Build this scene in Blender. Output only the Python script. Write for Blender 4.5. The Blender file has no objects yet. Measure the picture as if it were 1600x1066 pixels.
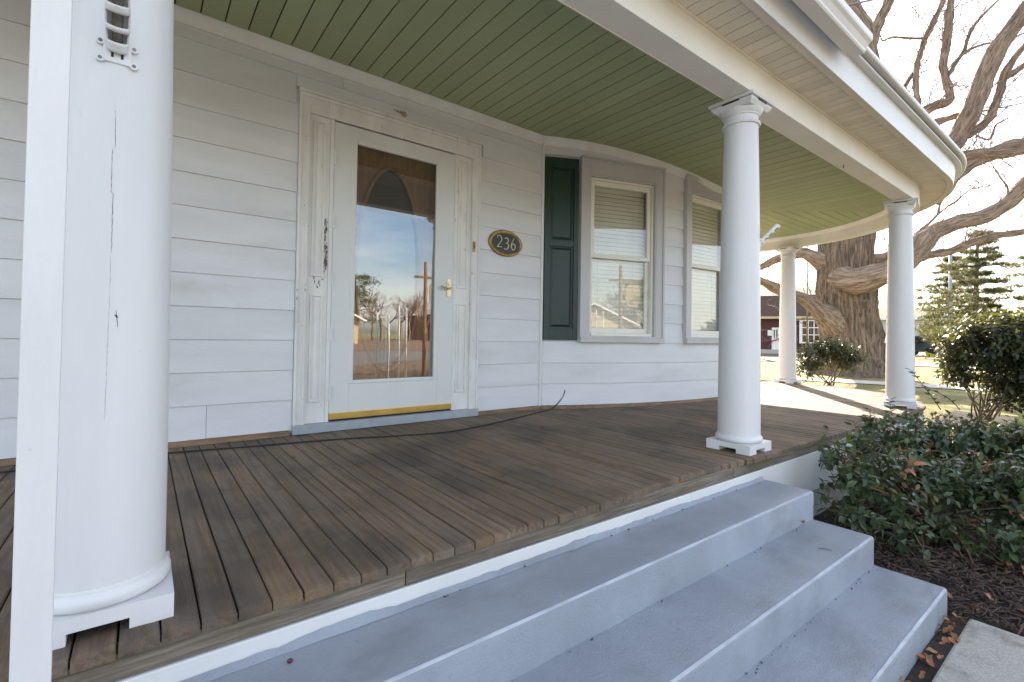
import bpy, bmesh, math, random
from mathutils import Vector, Matrix, noise
R = math.radians
rnd = random.Random(7)
sc = bpy.context.scene
COL = sc.collection

# ------------------------------------------------------------------ camera
F_PX, CX, CY = 749.667, 800.0, 512.198          # focal length and principal point on a 1600 px wide frame
YAW, PITCH, ROLL = R(37.5418), R(.9493), R(.9069)
EYE = Vector((0, 0, 1.29))
fw = Vector((math.sin(YAW)*math.cos(PITCH), math.cos(YAW)*math.cos(PITCH), math.sin(PITCH)))
rt0 = Vector((math.cos(YAW), -math.sin(YAW), 0)); up0 = rt0.cross(fw)
rt = rt0*math.cos(ROLL)+up0*math.sin(ROLL); up = up0*math.cos(ROLL)-rt0*math.sin(ROLL)
cd = bpy.data.cameras.new('camera'); cam = bpy.data.objects.new('camera', cd); COL.objects.link(cam)
cam.matrix_world = Matrix(((rt.x, up.x, -fw.x, EYE.x), (rt.y, up.y, -fw.y, EYE.y), (rt.z, up.z, -fw.z, EYE.z), (0, 0, 0, 1)))
cd.sensor_width = 36; cd.lens = 36*F_PX/1600; cd.shift_y = -(533-CY)/1600
cd.clip_start = .05; cd.clip_end = 2000
sc.camera = cam

# ------------------------------------------------------------------ world, sun, exposure
SUN_AZ, SUN_EL = 53.0, 29.0                      # azimuth clockwise from +Y
w = bpy.data.worlds.new('World'); sc.world = w; w.use_nodes = True
nt = w.node_tree; nt.nodes.clear()
wo = nt.nodes.new('ShaderNodeOutputWorld'); bg = nt.nodes.new('ShaderNodeBackground')
sky = nt.nodes.new('ShaderNodeTexSky'); sky.sky_type = 'NISHITA'; sky.sun_disc = False
sky.sun_elevation = R(SUN_EL); sky.sun_rotation = R(SUN_AZ); sky.air_density = 1.0; sky.dust_density = 1.6; sky.ozone_density = 1.0
tc = nt.nodes.new('ShaderNodeTexCoord'); mp = nt.nodes.new('ShaderNodeMapping'); mp.inputs['Scale'].default_value = (1.2, 1.2, 6.0)
cn = nt.nodes.new('ShaderNodeTexNoise'); cn.inputs['Scale'].default_value = 1.7; cn.inputs['Detail'].default_value = 7; cn.inputs['Roughness'].default_value = .6
cr = nt.nodes.new('ShaderNodeValToRGB'); cr.color_ramp.elements[0].position = .36; cr.color_ramp.elements[1].position = .66
cr.color_ramp.elements[1].color = (.58, .58, .58, 1)
mx = nt.nodes.new('ShaderNodeMix'); mx.data_type = 'RGBA'; mx.inputs['B'].default_value = (6.6, 6.35, 6.0, 1)
L = nt.links.new
L(tc.outputs['Generated'], mp.inputs['Vector']); L(mp.outputs['Vector'], cn.inputs['Vector']); L(cn.outputs['Fac'], cr.inputs['Fac'])
L(cr.outputs['Color'], mx.inputs['Factor']); L(sky.outputs['Color'], mx.inputs['A']); L(mx.outputs['Result'], bg.inputs['Color'])
L(bg.outputs['Background'], wo.inputs['Surface']); bg.inputs['Strength'].default_value = .12
sd = bpy.data.lights.new('sun', 'SUN'); sd.energy = 5.0; sd.angle = R(.53); sd.color = (1, .87, .70)
so = bpy.data.objects.new('sun', sd); COL.objects.link(so)
sdir = Vector((math.sin(R(SUN_AZ))*math.cos(R(SUN_EL)), math.cos(R(SUN_AZ))*math.cos(R(SUN_EL)), math.sin(R(SUN_EL))))
so.rotation_euler = sdir.to_track_quat('Z', 'Y').to_euler(); so.location = (20, 20, 30)
sc.view_settings.view_transform = 'Standard'; sc.view_settings.look = 'None'; sc.view_settings.gamma = 1; sc.view_settings.exposure = 2.0
sc.view_settings.use_curve_mapping = False
sc.cycles.max_bounces = 10; sc.cycles.diffuse_bounces = 6; sc.cycles.transparent_max_bounces = 12

# ------------------------------------------------------------------ helpers
def ray(px, py):
    return rt*((px-CX)/F_PX) - up*((py-CY)/F_PX) + fw
def at(px, py, d):
    "the place at depth d metres along the view that the photograph shows at (px, py)"
    return EYE + ray(px, py)*d
def on_z(px, py, z):
    r = ray(px, py); return EYE + r*((z-EYE.z)/r.z)
def on_y(px, py, y):
    r = ray(px, py); return EYE + r*(y/r.y)
def sstep(a, b, x):
    t = min(1, max(0, (x-a)/(b-a))); return t*t*(3-2*t)
def org(o):
    v = Vector((0, 0, 0))
    while o is not None: v = v+o.location; o = o.parent
    return v
def thing(name, label, cat, loc=(0, 0, 0), group=None):
    o = bpy.data.objects.new(name, None); COL.objects.link(o); o.location = loc; o.empty_display_size = .1
    return tag(o, label, cat, group)
def tag(o, label=None, cat=None, group=None, kind=None):
    if label: o['label'] = label
    if cat: o['category'] = cat
    if group: o['group'] = group
    if kind: o['kind'] = kind
    return o
class MB:
    def __init__(s, xf=None): s.v = []; s.f = []; s.xf = xf; s.at = None
    def add(s, vs, fs):
        n = len(s.v); s.v += [s.xf(Vector(p)) if s.xf else Vector(p) for p in vs]; s.f += [tuple(i+n for i in f) for f in fs]; return s
    def box(s, x0, x1, y0, y1, z0, z1):
        return s.hexa([(x0, y0, z0), (x1, y0, z0), (x1, y1, z0), (x0, y1, z0), (x0, y0, z1), (x1, y0, z1), (x1, y1, z1), (x0, y1, z1)])
    def hexa(s, p):
        return s.add(p, [(0, 3, 2, 1), (4, 5, 6, 7), (0, 1, 5, 4), (1, 2, 6, 5), (2, 3, 7, 6), (3, 0, 4, 7)])
    def loft(s, rings, cap=True, closed=True):
        n = len(rings[0]); vs = [p for r in rings for p in r]; fs = []
        for i in range(len(rings)-1):
            for j in range(n if closed else n-1):
                k = (j+1) % n; fs.append((i*n+j, i*n+k, (i+1)*n+k, (i+1)*n+j))
        if cap and closed: fs += [tuple(reversed(range(n))), tuple(range((len(rings)-1)*n, len(rings)*n))]
        return s.add(vs, fs)
    def tube(s, pts, rad, n=6, wob=0, wfreq=2, seed=0, cap=True):
        pts = [Vector(p) for p in pts]; rings = []; u = None; ln = seed*7.0; acc = []
        for i, p in enumerate(pts):
            t = (pts[min(i+1, len(pts)-1)]-pts[max(i-1, 0)])
            t = t.normalized() if t.length > 1e-9 else Vector((0, 0, 1))
            if u is None: u = t.orthogonal().normalized()
            u = (u-t*u.dot(t)); u = u.normalized() if u.length > 1e-6 else t.orthogonal().normalized()
            b = t.cross(u); r = rad[i] if hasattr(rad, '__len__') else rad; ring = []
            if i: ln += (p-pts[i-1]).length
            acc += [(math.cos(2*math.pi*k/n)*r, math.sin(2*math.pi*k/n)*r, ln) for k in range(n)]
            for k in range(n):
                a = 2*math.pi*k/n; d = u*math.cos(a)+b*math.sin(a); rr = r
                if wob: rr = r*(1+wob*noise.noise((p+d*r)*wfreq+Vector((seed, 0, 0))))
                ring.append(p+d*rr)
            rings.append(ring)
        if s.at is not None: s.at += acc
        return s.loft(rings, cap)
    def lathe(s, prof, cx, cy, n=40, cap=True):
        return s.loft([[(cx+r*math.cos(2*math.pi*k/n), cy+r*math.sin(2*math.pi*k/n), z) for k in range(n)] for r, z in prof], cap)
    def build(s, name, mat, parent=None, smooth=False, bevel=0, seg=2, kind=None, sharp=None):
        me = bpy.data.meshes.new(name); off = org(parent) if parent else Vector((0, 0, 0))
        me.from_pydata([tuple(p-off) for p in s.v], [], s.f); me.materials.append(mat); me.update()
        if s.at is not None and len(s.at) == len(s.v):
            at_ = me.attributes.new('along', 'FLOAT_VECTOR', 'POINT'); at_.data.foreach_set('vector', [c for p in s.at for c in p])
        if smooth: me.polygons.foreach_set('use_smooth', [True]*len(me.polygons))
        o = bpy.data.objects.new(name, me); COL.objects.link(o)
        if parent: o.parent = parent
        if sharp is not None and smooth:
            try: me.set_sharp_from_angle(angle=R(sharp))
            except Exception: pass
        if bevel:
            m = o.modifiers.new('bevel', 'BEVEL'); m.width = bevel; m.segments = seg; m.limit_method = 'ANGLE'; m.angle_limit = R(40)
        if kind: o['kind'] = kind
        return o

# ------------------------------------------------------------------ materials
def mat(name, col, rough=.6, var=.08, scale=4, stretch=(1, 1, 1), bump=0, bscale=60, bstretch=None, rand=0, spots=None, spots2=None, metal=0, spec=.5, hue=None, detail=5, attr=None, specks=None, stain=None):
    m = bpy.data.materials.new(name); m.use_nodes = True; t = m.node_tree; N = t.nodes; l = t.links.new
    p = N['Principled BSDF']; p.inputs['Roughness'].default_value = rough; p.inputs['Metallic'].default_value = metal
    p.inputs['Specular IOR Level'].default_value = spec
    c = N.new('ShaderNodeTexCoord'); vec = c.outputs['Object']
    if attr: an = N.new('ShaderNodeAttribute'); an.attribute_name = attr; vec = an.outputs['Vector']
    oi = N.new('ShaderNodeObjectInfo'); vec0 = vec
    if rand:
        ad = N.new('ShaderNodeVectorMath'); ad.operation = 'ADD'; mu = N.new('ShaderNodeVectorMath'); mu.operation = 'SCALE'
        cb = N.new('ShaderNodeCombineXYZ'); l(oi.outputs['Random'], cb.inputs[0]); l(oi.outputs['Random'], cb.inputs[1]); l(oi.outputs['Random'], cb.inputs[2])
        l(cb.outputs[0], mu.inputs[0]); mu.inputs['Scale'].default_value = 37; l(vec, ad.inputs[0]); l(mu.outputs[0], ad.inputs[1]); vec = ad.outputs[0]
    def nz(sc_, st, det=detail, ro=.55, raw=False):
        mp = N.new('ShaderNodeMapping'); mp.inputs['Scale'].default_value = st; l(vec0 if raw else vec, mp.inputs['Vector'])
        n = N.new('ShaderNodeTexNoise'); n.inputs['Scale'].default_value = sc_; n.inputs['Detail'].default_value = det; n.inputs['Roughness'].default_value = ro
        l(mp.outputs[0], n.inputs['Vector']); return n.outputs['Fac']
    def mix(fac, a, b, mode='MIX'):
        x = N.new('ShaderNodeMix'); x.data_type = 'RGBA'; x.blend_type = mode
        for s_, v in (('Factor', fac), ('A', a), ('B', b)):
            if isinstance(v, (int, float)): x.inputs[s_].default_value = v
            elif isinstance(v, tuple): x.inputs[s_].default_value = (*v[:3], 1)
            else: l(v, x.inputs[s_])
        return x.outputs['Result']
    def ramp(fac, a, b):
        r = N.new('ShaderNodeMapRange'); r.inputs['From Min'].default_value = a; r.inputs['From Max'].default_value = b; r.interpolation_type = 'SMOOTHSTEP'
        l(fac, r.inputs['Value']); return r.outputs[0]
    lo = tuple(max(0, x*(1-var)) for x in col); hi = tuple(min(1, x*(1+var)) for x in col)
    out = mix(ramp(nz(scale, stretch), .3, .7), lo, hi)
    if hue: out = mix(ramp(nz(scale*.35, stretch), .42, .62), out, mix(.6, out, hue))
    for sp in (spots, spots2, specks):
        if sp:
            scol, a, b, ss, st, amt = sp
            f = ramp(nz(ss, st, 6, .62), a, b); mm = N.new('ShaderNodeMath'); mm.operation = 'MULTIPLY'; mm.inputs[1].default_value = amt; l(f, mm.inputs[0])
            out = mix(mm.outputs[0], out, scol)
    for sp in (stain or ()):
        scol, a, b, ss, st, amt = sp; f = ramp(nz(ss, st, 7, .6, True), a, b); mm = N.new('ShaderNodeMath'); mm.operation = 'MULTIPLY'; mm.inputs[1].default_value = amt; l(f, mm.inputs[0]); out = mix(mm.outputs[0], out, scol)
    if rand:
        hs = N.new('ShaderNodeHueSaturation'); mr = N.new('ShaderNodeMapRange'); mr.inputs['To Min'].default_value = 1-rand; mr.inputs['To Max'].default_value = 1+rand
        l(oi.outputs['Random'], mr.inputs['Value']); l(mr.outputs[0], hs.inputs['Value']); l(out, hs.inputs['Color']); out = hs.outputs[0]
    l(out, p.inputs['Base Color'])
    if bump:
        b = N.new('ShaderNodeBump'); b.inputs['Strength'].default_value = 1; b.inputs['Distance'].default_value = bump
        l(nz(bscale, bstretch or stretch, 6, .6), b.inputs['Height']); l(b.outputs[0], p.inputs['Normal'])
    return m
def leaf_mat(name, col, rough=.35, rand=.25, trans=.25, tcol=None):
    m = bpy.data.materials.new(name); m.use_nodes = True; t = m.node_tree; N = t.nodes; l = t.links.new
    p = N['Principled BSDF']; p.inputs['Roughness'].default_value = rough
    g = N.new('ShaderNodeNewGeometry'); mr = N.new('ShaderNodeMapRange'); mr.inputs['To Min'].default_value = 1-rand*2; mr.inputs['To Max'].default_value = 1+rand*2
    oi = N.new('ShaderNodeObjectInfo'); sm = N.new('ShaderNodeMath'); sm.operation = 'ADD'; fr = N.new('ShaderNodeMath'); fr.operation = 'FRACT'
    l(g.outputs['Random Per Island'], sm.inputs[0]); l(oi.outputs['Random'], sm.inputs[1]); l(sm.outputs[0], fr.inputs[0]); l(fr.outputs[0], mr.inputs['Value'])
    hs = N.new('ShaderNodeHueSaturation'); hs.inputs['Color'].default_value = (*col, 1); l(mr.outputs[0], hs.inputs['Value'])
    mr2 = N.new('ShaderNodeMapRange'); mr2.inputs['To Min'].default_value = .53; mr2.inputs['To Max'].default_value = .47; l(fr.outputs[0], mr2.inputs['Value']); l(mr2.outputs[0], hs.inputs['Hue'])
    l(hs.outputs[0], p.inputs['Base Color'])
    tr = N.new('ShaderNodeBsdfTranslucent'); tr.inputs['Color'].default_value = (*(tcol or (col[0]*2.2, col[1]*2.0, col[2]*.9)), 1)
    ms = N.new('ShaderNodeMixShader'); ms.inputs[0].default_value = trans; l(p.outputs[0], ms.inputs[1]); l(tr.outputs[0], ms.inputs[2])
    l(ms.outputs[0], N['Material Output'].inputs['Surface']); return m
def glass_mat(name, tint=(.9, .92, .9), refl=1.0, wave=0):
    m = bpy.data.materials.new(name); m.use_nodes = True; t = m.node_tree; N = t.nodes; l = t.links.new; N.remove(N['Principled BSDF'])
    tr = N.new('ShaderNodeBsdfTransparent'); tr.inputs['Color'].default_value = (*tint, 1); gl = N.new('ShaderNodeBsdfGlossy'); gl.inputs['Roughness'].default_value = .004
    ge = N.new('ShaderNodeNewGeometry'); dt = N.new('ShaderNodeVectorMath'); dt.operation = 'DOT_PRODUCT'; l(ge.outputs['Incoming'], dt.inputs[0]); l(ge.outputs['Normal'], dt.inputs[1])
    def mth(op, a_, b_=None):
        n_ = N.new('ShaderNodeMath'); n_.operation = op
        for i_, v_ in enumerate((a_, b_)):
            if v_ is None: continue
            if isinstance(v_, (int, float)): n_.inputs[i_].default_value = v_
            else: l(v_, n_.inputs[i_])
        return n_.outputs[0]
    sch = mth('POWER', mth('SUBTRACT', 1.0, mth('ABSOLUTE', dt.outputs['Value'])), 5)          # Schlick, both sides alike, two surfaces of a thin pane
    fr = N.new('ShaderNodeMath'); fr.operation = 'MULTIPLY_ADD'; l(sch, fr.inputs[0]); fr.inputs[1].default_value = .92; fr.inputs[2].default_value = .08
    mu = N.new('ShaderNodeMath'); mu.operation = 'MULTIPLY'; mu.inputs[1].default_value = refl; mu.use_clamp = True
    ms = N.new('ShaderNodeMixShader'); l(fr.outputs[0], mu.inputs[0]); l(mu.outputs[0], ms.inputs[0]); l(tr.outputs[0], ms.inputs[1]); l(gl.outputs[0], ms.inputs[2])
    if wave:
        c = N.new('ShaderNodeTexCoord'); n = N.new('ShaderNodeTexNoise'); n.inputs['Scale'].default_value = 2.2; n.inputs['Detail'].default_value = 1
        b = N.new('ShaderNodeBump'); b.inputs['Distance'].default_value = wave; l(c.outputs['Object'], n.inputs['Vector']); l(n.outputs['Fac'], b.inputs['Height']); l(b.outputs[0], gl.inputs['Normal'])
    l(ms.outputs[0], N['Material Output'].inputs['Surface']); return m

GRIME = (.30, .27, .22)
M = {}
M['siding'] = mat('siding_paint', (.66, .66, .685), .5, .05, 2.2, (.6, 1, 3), .0012, 90, (.4, 1, 2), spots=((.44, .41, .36), .54, .8, 2.2, (.6, 1, 1.4), .5), rand=.03)
M['trim'] = mat('white_trim_paint', (.71, .705, .70), .45, .05, 6, (1, 1, 1), .0008, 120, spots=(GRIME, .62, .8, 9, (1, 1, .35), .35))
M['old_trim'] = mat('peeling_trim_paint', (.71, .70, .685), .55, .07, 8, (1, 1, .4), .0018, 90, (1, 1, .3), spots=((.20, .17, .14), .64, .70, 26, (1, 1, .35), .75), spots2=(GRIME, .55, .8, 6, (1, 1, .4), .4))
M['column'] = mat('column_paint', (.64, .64, .65), .42, .05, 5, (1, 1, .15), .0022, 24, (1, 1, .22), spots=(GRIME, .68, .8, 22, (1, 1, .8), .3))
M['post'] = mat('post_paint', (.64, .64, .645), .5, .05, 9, (1, 1, .2), .0012, 120, (1, 1, .2), spots=((.35, .33, .3), .66, .78, 60, (1, 1, 1), .45))
M['beam'] = mat('beam_paint', (.75, .72, .66), .5, .05, 2, (1, 1, 1), .0006, 80, spots=((.58, .46, .30), .55, .8, 1.6, (1, 1, 3), .35))
M['soffit'] = mat('vinyl_soffit', (.68, .62, .53), .55, .06, 3, (1, 1, 1), .0006, 120, rand=.05)
M['vent'] = mat('soffit_hole', (.22, .19, .16), .9, .1)
M['ceiling'] = mat('sage_ceiling_paint', (.35, .395, .225), .5, .07, 1.4, (1, .35, 1), .0005, 60, rand=.05, spots=((.30, .29, .15), .56, .8, 1.1, (1, .6, 1), .3))
M['gap'] = mat('dark_gap', (.03, .028, .022), .9, .1)
M['deck'] = mat('weathered_deck_wood', (.165, .112, .070), .66, .36, 14, (5, .22, 5), .004, 50, (6, .3, 6), rand=.15,
    spots=((.06, .045, .034), .50, .72, 5, (1.6, .8, 1), .5), spots2=((.20, .125, .06), .55, .70, 4, (1.6, .7, 1), .5), hue=(.17, .142, .12), detail=9, specks=((.34, .31, .27), .70, .76, 60, (1, .8, 1), .6),
    stain=(((.05, .040, .032), .45, .64, 1.3, (1, 1, 1), .72), ((.25, .15, .07), .54, .68, 1.5, (1.2, .9, 1), .35)))
M['rim'] = mat('grey_rim_wood', (.20, .165, .13), .78, .4, 11, (.35, 4, 9), .004, 60, (.3, 3, 9), spots=((.085, .072, .036), .46, .7, 4, (.5, 1, 2), .75), spots2=((.24, .15, .06), .58, .7, 3, (.6, 1, 1), .5), rand=.12, detail=8)
M['strip'] = mat('brown_base_strip', (.20, .125, .07), .6, .3, 10, (.4, 3, 3), .001, 50)
M['fascia'] = mat('white_fascia_paint', (.66, .66, .66), .4, .04, 3, (1, 1, 1), .0005, 90, spots=(GRIME, .66, .8, 12, (1, 1, 1), .4))
M['step'] = mat('blue_grey_step_paint', (.262, .292, .338), .5, .10, 3, (1, 1, 1), .003, 140, spots=((.15, .165, .185), .50, .72, 2.6, (.7, 1.4, 1), .5), spots2=((.16, .17, .18), .66, .72, 30, (1, 1, 1), .4), detail=8)
M['step_highlight'] = mat('painted_step_highlight', (.37, .405, .46), .6, .15, 9)  # paler step colour for the painted sky highlight on the noses
M['found'] = mat('whitewashed_block', (.42, .40, .37), .9, .2, 6, (1, 1, 1), .006, 40, spots=((.15, .14, .11), .5, .7, 5, (1, 1, .6), .7))
M['green'] = mat('dark_green_vinyl', (.012, .036, .029), .38, .12, 14, (3, 3, .3), .0006, 120, (3, 3, .2))
M['brass'] = mat('polished_brass', (.72, .50, .16), .32, .08, 8, metal=.9)
M['handle'] = mat('pale_brass', (.68, .58, .36), .25, .06, 8, metal=.9)
M['oldbrass'] = mat('antique_brass', (.30, .20, .07), .42, .3, 20, metal=.75)
M['black'] = mat('black_enamel', (.012, .012, .014), .35, .2)
M['cream'] = mat('cream_digit_paint', (.62, .55, .38), .45, .08)
M['doorwood'] = mat('varnished_door_wood', (.23, .105, .04), .35, .4, 5, (6, 6, .5), .0006, 40)
M['door'] = mat('storm_door_enamel', (.66, .67, .67), .4, .03, 3, (1, 1, .5), .0004, 80, spots=(GRIME, .66, .82, 5, (1, 1, .5), .3))
M['sill'] = mat('grey_sill_paint', (.33, .36, .40), .55, .1, 8, bump=.001)
M['sash'] = mat('cream_vinyl_sash', (.78, .75, .69), .4, .04, 8)
M['casing'] = mat('grey_alu_casing', (.50, .49, .50), .42, .05, 3, (1, 1, .4), .0004, 80)
M['blind'] = mat('ivory_blind_slat', (.80, .78, .70), .5, .04, 8)
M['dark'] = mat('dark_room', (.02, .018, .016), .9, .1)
M['rubber'] = mat('black_cable', (.014, .013, .013), .5, .1)
M['white_metal'] = mat('painted_cast_metal', (.66, .66, .67), .38, .07, 20, bump=.0008, bscale=90)
M['steel'] = mat('bare_grey_metal', (.20, .18, .16), .35, .3, 30, metal=.7)
M['roof'] = mat('asphalt_shingle', (.07, .065, .06), .9, .3, 20, bump=.003)
M['bare'] = mat('bare_weathered_wood', (.13, .10, .08), .9, .5, 60)
M['crack'] = mat('dark_crack', (.06, .05, .055), .9, .2)
M['concrete'] = mat('aggregate_concrete', (.40, .385, .35), .9, .16, 120, bump=.004, bscale=170, spots=((.11, .10, .08), .56, .72, 3.5, (1, 1, 1), .6), spots2=((.5, .48, .44), .62, .7, 150, (1, 1, 1), .6), detail=8)
M['path'] = mat('pale_path_concrete', (.42, .40, .36), .9, .12, 3, bump=.003, bscale=60)
M['asphalt'] = mat('sun_bleached_asphalt', (.16, .155, .15), .9, .15, 2, bump=.003, bscale=60)
M['dirt'] = mat('dry_verge_soil', (.17, .12, .075), .95, .3, 3, bump=.01, bscale=30)
M['soil'] = mat('dark_mulch_soil', (.026, .018, .014), .95, .45, 22, bump=.02, bscale=60)
M['lawn'] = mat('winter_lawn', (.19, .175, .055), .95, .35, 1.4, bump=.02, bscale=70, spots=((.27, .205, .10), .45, .66, .6, (1, 1, 1), .75))
M['mulch'] = leaf_mat('mulch_chip', (.055, .037, .027), .85, .38, 0)
M['litter'] = leaf_mat('dry_leaf', (.26, .135, .06), .7, .35, .1)
M['bark'] = mat('oak_bark', (.25, .185, .135), .92, .4, 4, (2.6, 2.6, .4), .09, 11, (2.6, 2.6, .24), spots=((.065, .05, .038), .47, .60, 10, (2.4, 2.4, .2), .8), spots2=((.40, .35, .30), .57, .72, 4, (2, 2, .3), .55), hue=(.17, .135, .085), detail=9)
M['limb'] = mat('limb_bark', (.30, .225, .165), .92, .4, 7, (2, 2, .35), .07, 16, (2, 2, .28), spots=((.085, .065, .05), .50, .60, 15, (2, 2, .2), .8), spots2=((.36, .30, .24), .58, .72, 9, (1.6, 1.6, .3), .55), detail=8, attr='along')
M['twig'] = mat('twig_bark', (.24, .17, .13), .9, .2)
M['stem'] = mat('shrub_stem', (.13, .095, .06), .85, .3, 20, bump=.002)
M['leaf'] = leaf_mat('glossy_shrub_leaf', (.052, .085, .042), .33, .38, .28, (.13, .17, .04))
M['leaf_young'] = leaf_mat('pale_shrub_leaf', (.085, .12, .03), .35, .2, .25)
M['leaf_dark'] = leaf_mat('dark_bush_leaf', (.026, .045, .026), .46, .30, .3, (.20, .20, .03))
M['leaf_olive'] = leaf_mat('olive_bush_leaf', (.04, .05, .016), .35, .26, .22, (.16, .15, .03))
M['needle'] = leaf_mat('pine_needles', (.085, .10, .04), .6, .28, .45, (.26, .26, .08))
M['brick'] = mat('maroon_board_wall', (.085, .03, .028), .8, .15, 2)
M['mansard'] = mat('brown_roof_shingle', (.10, .062, .05), .9, .3, 6, (1, 1, 3), .01, 12)
M['tanroof'] = mat('tan_roof', (.30, .22, .17), .9, .15, 2)
M['redbrick'] = mat('red_brick_wall', (.19, .085, .065), .9, .25, 14)
M['white'] = mat('white_paint', (.75, .75, .73), .5, .04)
M['greywall'] = mat('pale_grey_siding', (.45, .45, .44), .7, .06)
M['tanwall'] = mat('tan_siding', (.52, .41, .25), .7, .08)
M['carpaint'] = mat('dark_blue_car_paint', (.02, .035, .05), .2, .05, spec=.8)
M['tyre'] = mat('tyre_rubber', (.02, .02, .02), .8, .1)
M['tint'] = glass_mat('window_glass_dark', (.25, .28, .3), 1.5)
M['glass'] = glass_mat('window_glass', (.95, .96, .94), 2.3)
M['doorglass'] = glass_mat('storm_glass', (.9, .89, .87), 3.6, .0003)
M['pink'] = mat('pink_ribbon', (.62, .05, .25), .5, .1)
M['polewood'] = mat('pole_wood', (.26, .16, .09), .85, .25, 8, (3, 3, .3))
M['grass'] = leaf_mat('grass_blades', (.14, .16, .035), .8, .35, .3)
M['hole'] = M['gap']

# ------------------------------------------------------------------ plan of the house and porch
G = 0.0; DECK = .59; WALL = 3.525
BC, BR = (5.35, 7.91), 4.96                     # shallow bow of the bay
TC, TR = (5.35, 4.55), 1.60                     # its tighter turn round the corner
PC, PR = (6.45, 3.495), 1.94                    # rounded porch corner (column line)
FRONT = 1.555                                   # column line along the front
def gz(x, y): return .30*sstep(4, 10, x)
def zc(x): return 3.22-.23*sstep(3.0, 6.1, x)   # porch ceiling, dropping towards the round corner
def wall_y(x):
    if x < 3.05: return WALL
    if x <= 5.35: return BC[1]-math.sqrt(max(0, BR*BR-(x-BC[0])**2))
    if x < 6.95: return TC[1]-math.sqrt(max(0, TR*TR-(x-TC[0])**2))
    return 7.2
def wall_x(y):
    return TC[0]+math.sqrt(max(0, TR*TR-(TC[1]-y)**2)) if y < TC[1] else 6.95
def porch_y(x, o):
    "front line of the porch at outward offset o from the column line"
    if x <= PC[0]: return FRONT-o
    r = PR+o; return PC[1]-math.sqrt(max(0, r*r-(x-PC[0])**2)) if x < PC[0]+r else 1e3
def porch_x(y, o):
    r = PR+o
    return PC[0]+(math.sqrt(max(0, r*r-(PC[1]-y)**2)) if y < PC[1] else r)
def hip_y(x): return 2.96-.8036*(x-6.5)
def hip_x(y): return 6.5-(y-2.96)/.8036
def porch_path(x0=-2.2, y1=7.4, step=.6, na=28):
    p = []; x = x0
    n = max(1, int((PC[0]-x0)/step))
    for i in range(n): p.append(((x0+(PC[0]-x0)*i/n, FRONT), (0, -1)))
    for i in range(na+1):
        a = -math.pi/2+math.pi/2*i/na; p.append(((PC[0]+PR*math.cos(a), PC[1]+PR*math.sin(a)), (math.cos(a), math.sin(a))))
    for i in range(1, 6): p.append(((PC[0]+PR, PC[1]+(y1-PC[1])*i/5), (1, 0)))
    return p
def bay_path(s0, s1, n):
    out = []
    for i in range(n+1):
        s = s0+(s1-s0)*i/n
        if s <= 0: a = s/BR; c, r = BC, BR
        else: a = s/TR; c, r = TC, TR
        out.append(((c[0]+r*math.sin(a), c[1]-r*math.cos(a)), (math.sin(a), -math.cos(a))))
    return out
def sweep(mb, path, prof):
    "prof: list of (outward offset, z or function of x)"
    rings = []
    for (q, n) in path:
        rings.append([(q[0]+n[0]*o, q[1]+n[1]*o, z(q[0]) if callable(z) else z) for o, z in prof])
    return mb.loft(rings)

# ------------------------------------------------------------------ ground
def sheet(name, x0, x1, y0, y1, nx, ny, m, lift=0, rough=0, kind='structure'):
    vs = []; fs = []
    for j in range(ny+1):
        for i in range(nx+1):
            x = x0+(x1-x0)*i/nx; y = y0+(y1-y0)*j/ny
            vs.append((x, y, gz(x, y)+lift+(rough*noise.noise(Vector((x*3, y*3, 0))) if rough else 0)))
    for j in range(ny):
        for i in range(nx):
            a = j*(nx+1)+i; fs.append((a, a+1, a+nx+2, a+nx+1))
    mb = MB(); mb.add(vs, fs); return mb.build(name, m, kind=kind, smooth=bool(rough))
mb = MB()
xs = [-600, -100, -20, 3.9]+[4+.4*i for i in range(16)]+[11, 40, 120, 600]; ys = [-600, -100, -30, -10, 0, 2, 10, 40, 120, 600]
mb.add([(x, y, gz(x, y)-.012) for y in ys for x in xs], [(j*len(xs)+i, j*len(xs)+i+1, (j+1)*len(xs)+i+1, (j+1)*len(xs)+i) for j in range(len(ys)-1) for i in range(len(xs)-1)])
mb.build('lawn', M['lawn'], kind='structure')
sheet('mulch_bed', 2.2, 9.4, -.9, 1.62, 90, 34, M['soil'], .012, .02)
mb = MB(); mb.box(-2.5, 3.06, -7, .475, -.12, .022); mb.build('walkway', M['concrete'], kind='structure', bevel=.012)
def ribbon(name, pts, wdt, m, lift, kind='structure'):
    mb = MB(); vs = []; dense = []
    for a, b in zip(pts[:-1], pts[1:]):
        dense += [(a[0]+(b[0]-a[0])*k/40, a[1]+(b[1]-a[1])*k/40) for k in range(40)]
    pts = dense+[pts[-1]]
    for i, p in enumerate(pts):
        a = Vector(pts[max(0, i-1)]); b = Vector(pts[min(len(pts)-1, i+1)]); t = (b-a).normalized(); n = Vector((-t.y, t.x))
        for sgn in (-1, 1):
            q = Vector(p)+n*sgn*wdt/2; vs.append((q.x, q.y, gz(q.x, q.y)+lift))
    mb.add(vs, [(2*i, 2*i+1, 2*i+3, 2*i+2) for i in range(len(pts)-1)]); return mb.build(name, m, kind=kind)
def gp(px, d):
    p = at(px, 530, d); return (p.x, p.y)
ribbon('garden_path', [gp(1245, 12.3), gp(1310, 11.9), gp(1380, 11.4), gp(1450, 10.9), gp(1600, 10.0), gp(1800, 9)], 1.1, M['path'], .006)
ribbon('side_street', [gp(900, 26.5), gp(1190, 24.5), gp(1330, 23.0), gp(1450, 21.5), gp(1600, 20), gp(1900, 18)], 5.6, M['asphalt'], .012)
ribbon('verge', [gp(900, 37), gp(1190, 33), gp(1330, 32), gp(1450, 31), gp(1700, 29)], 7, M['dirt'], .01)
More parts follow.
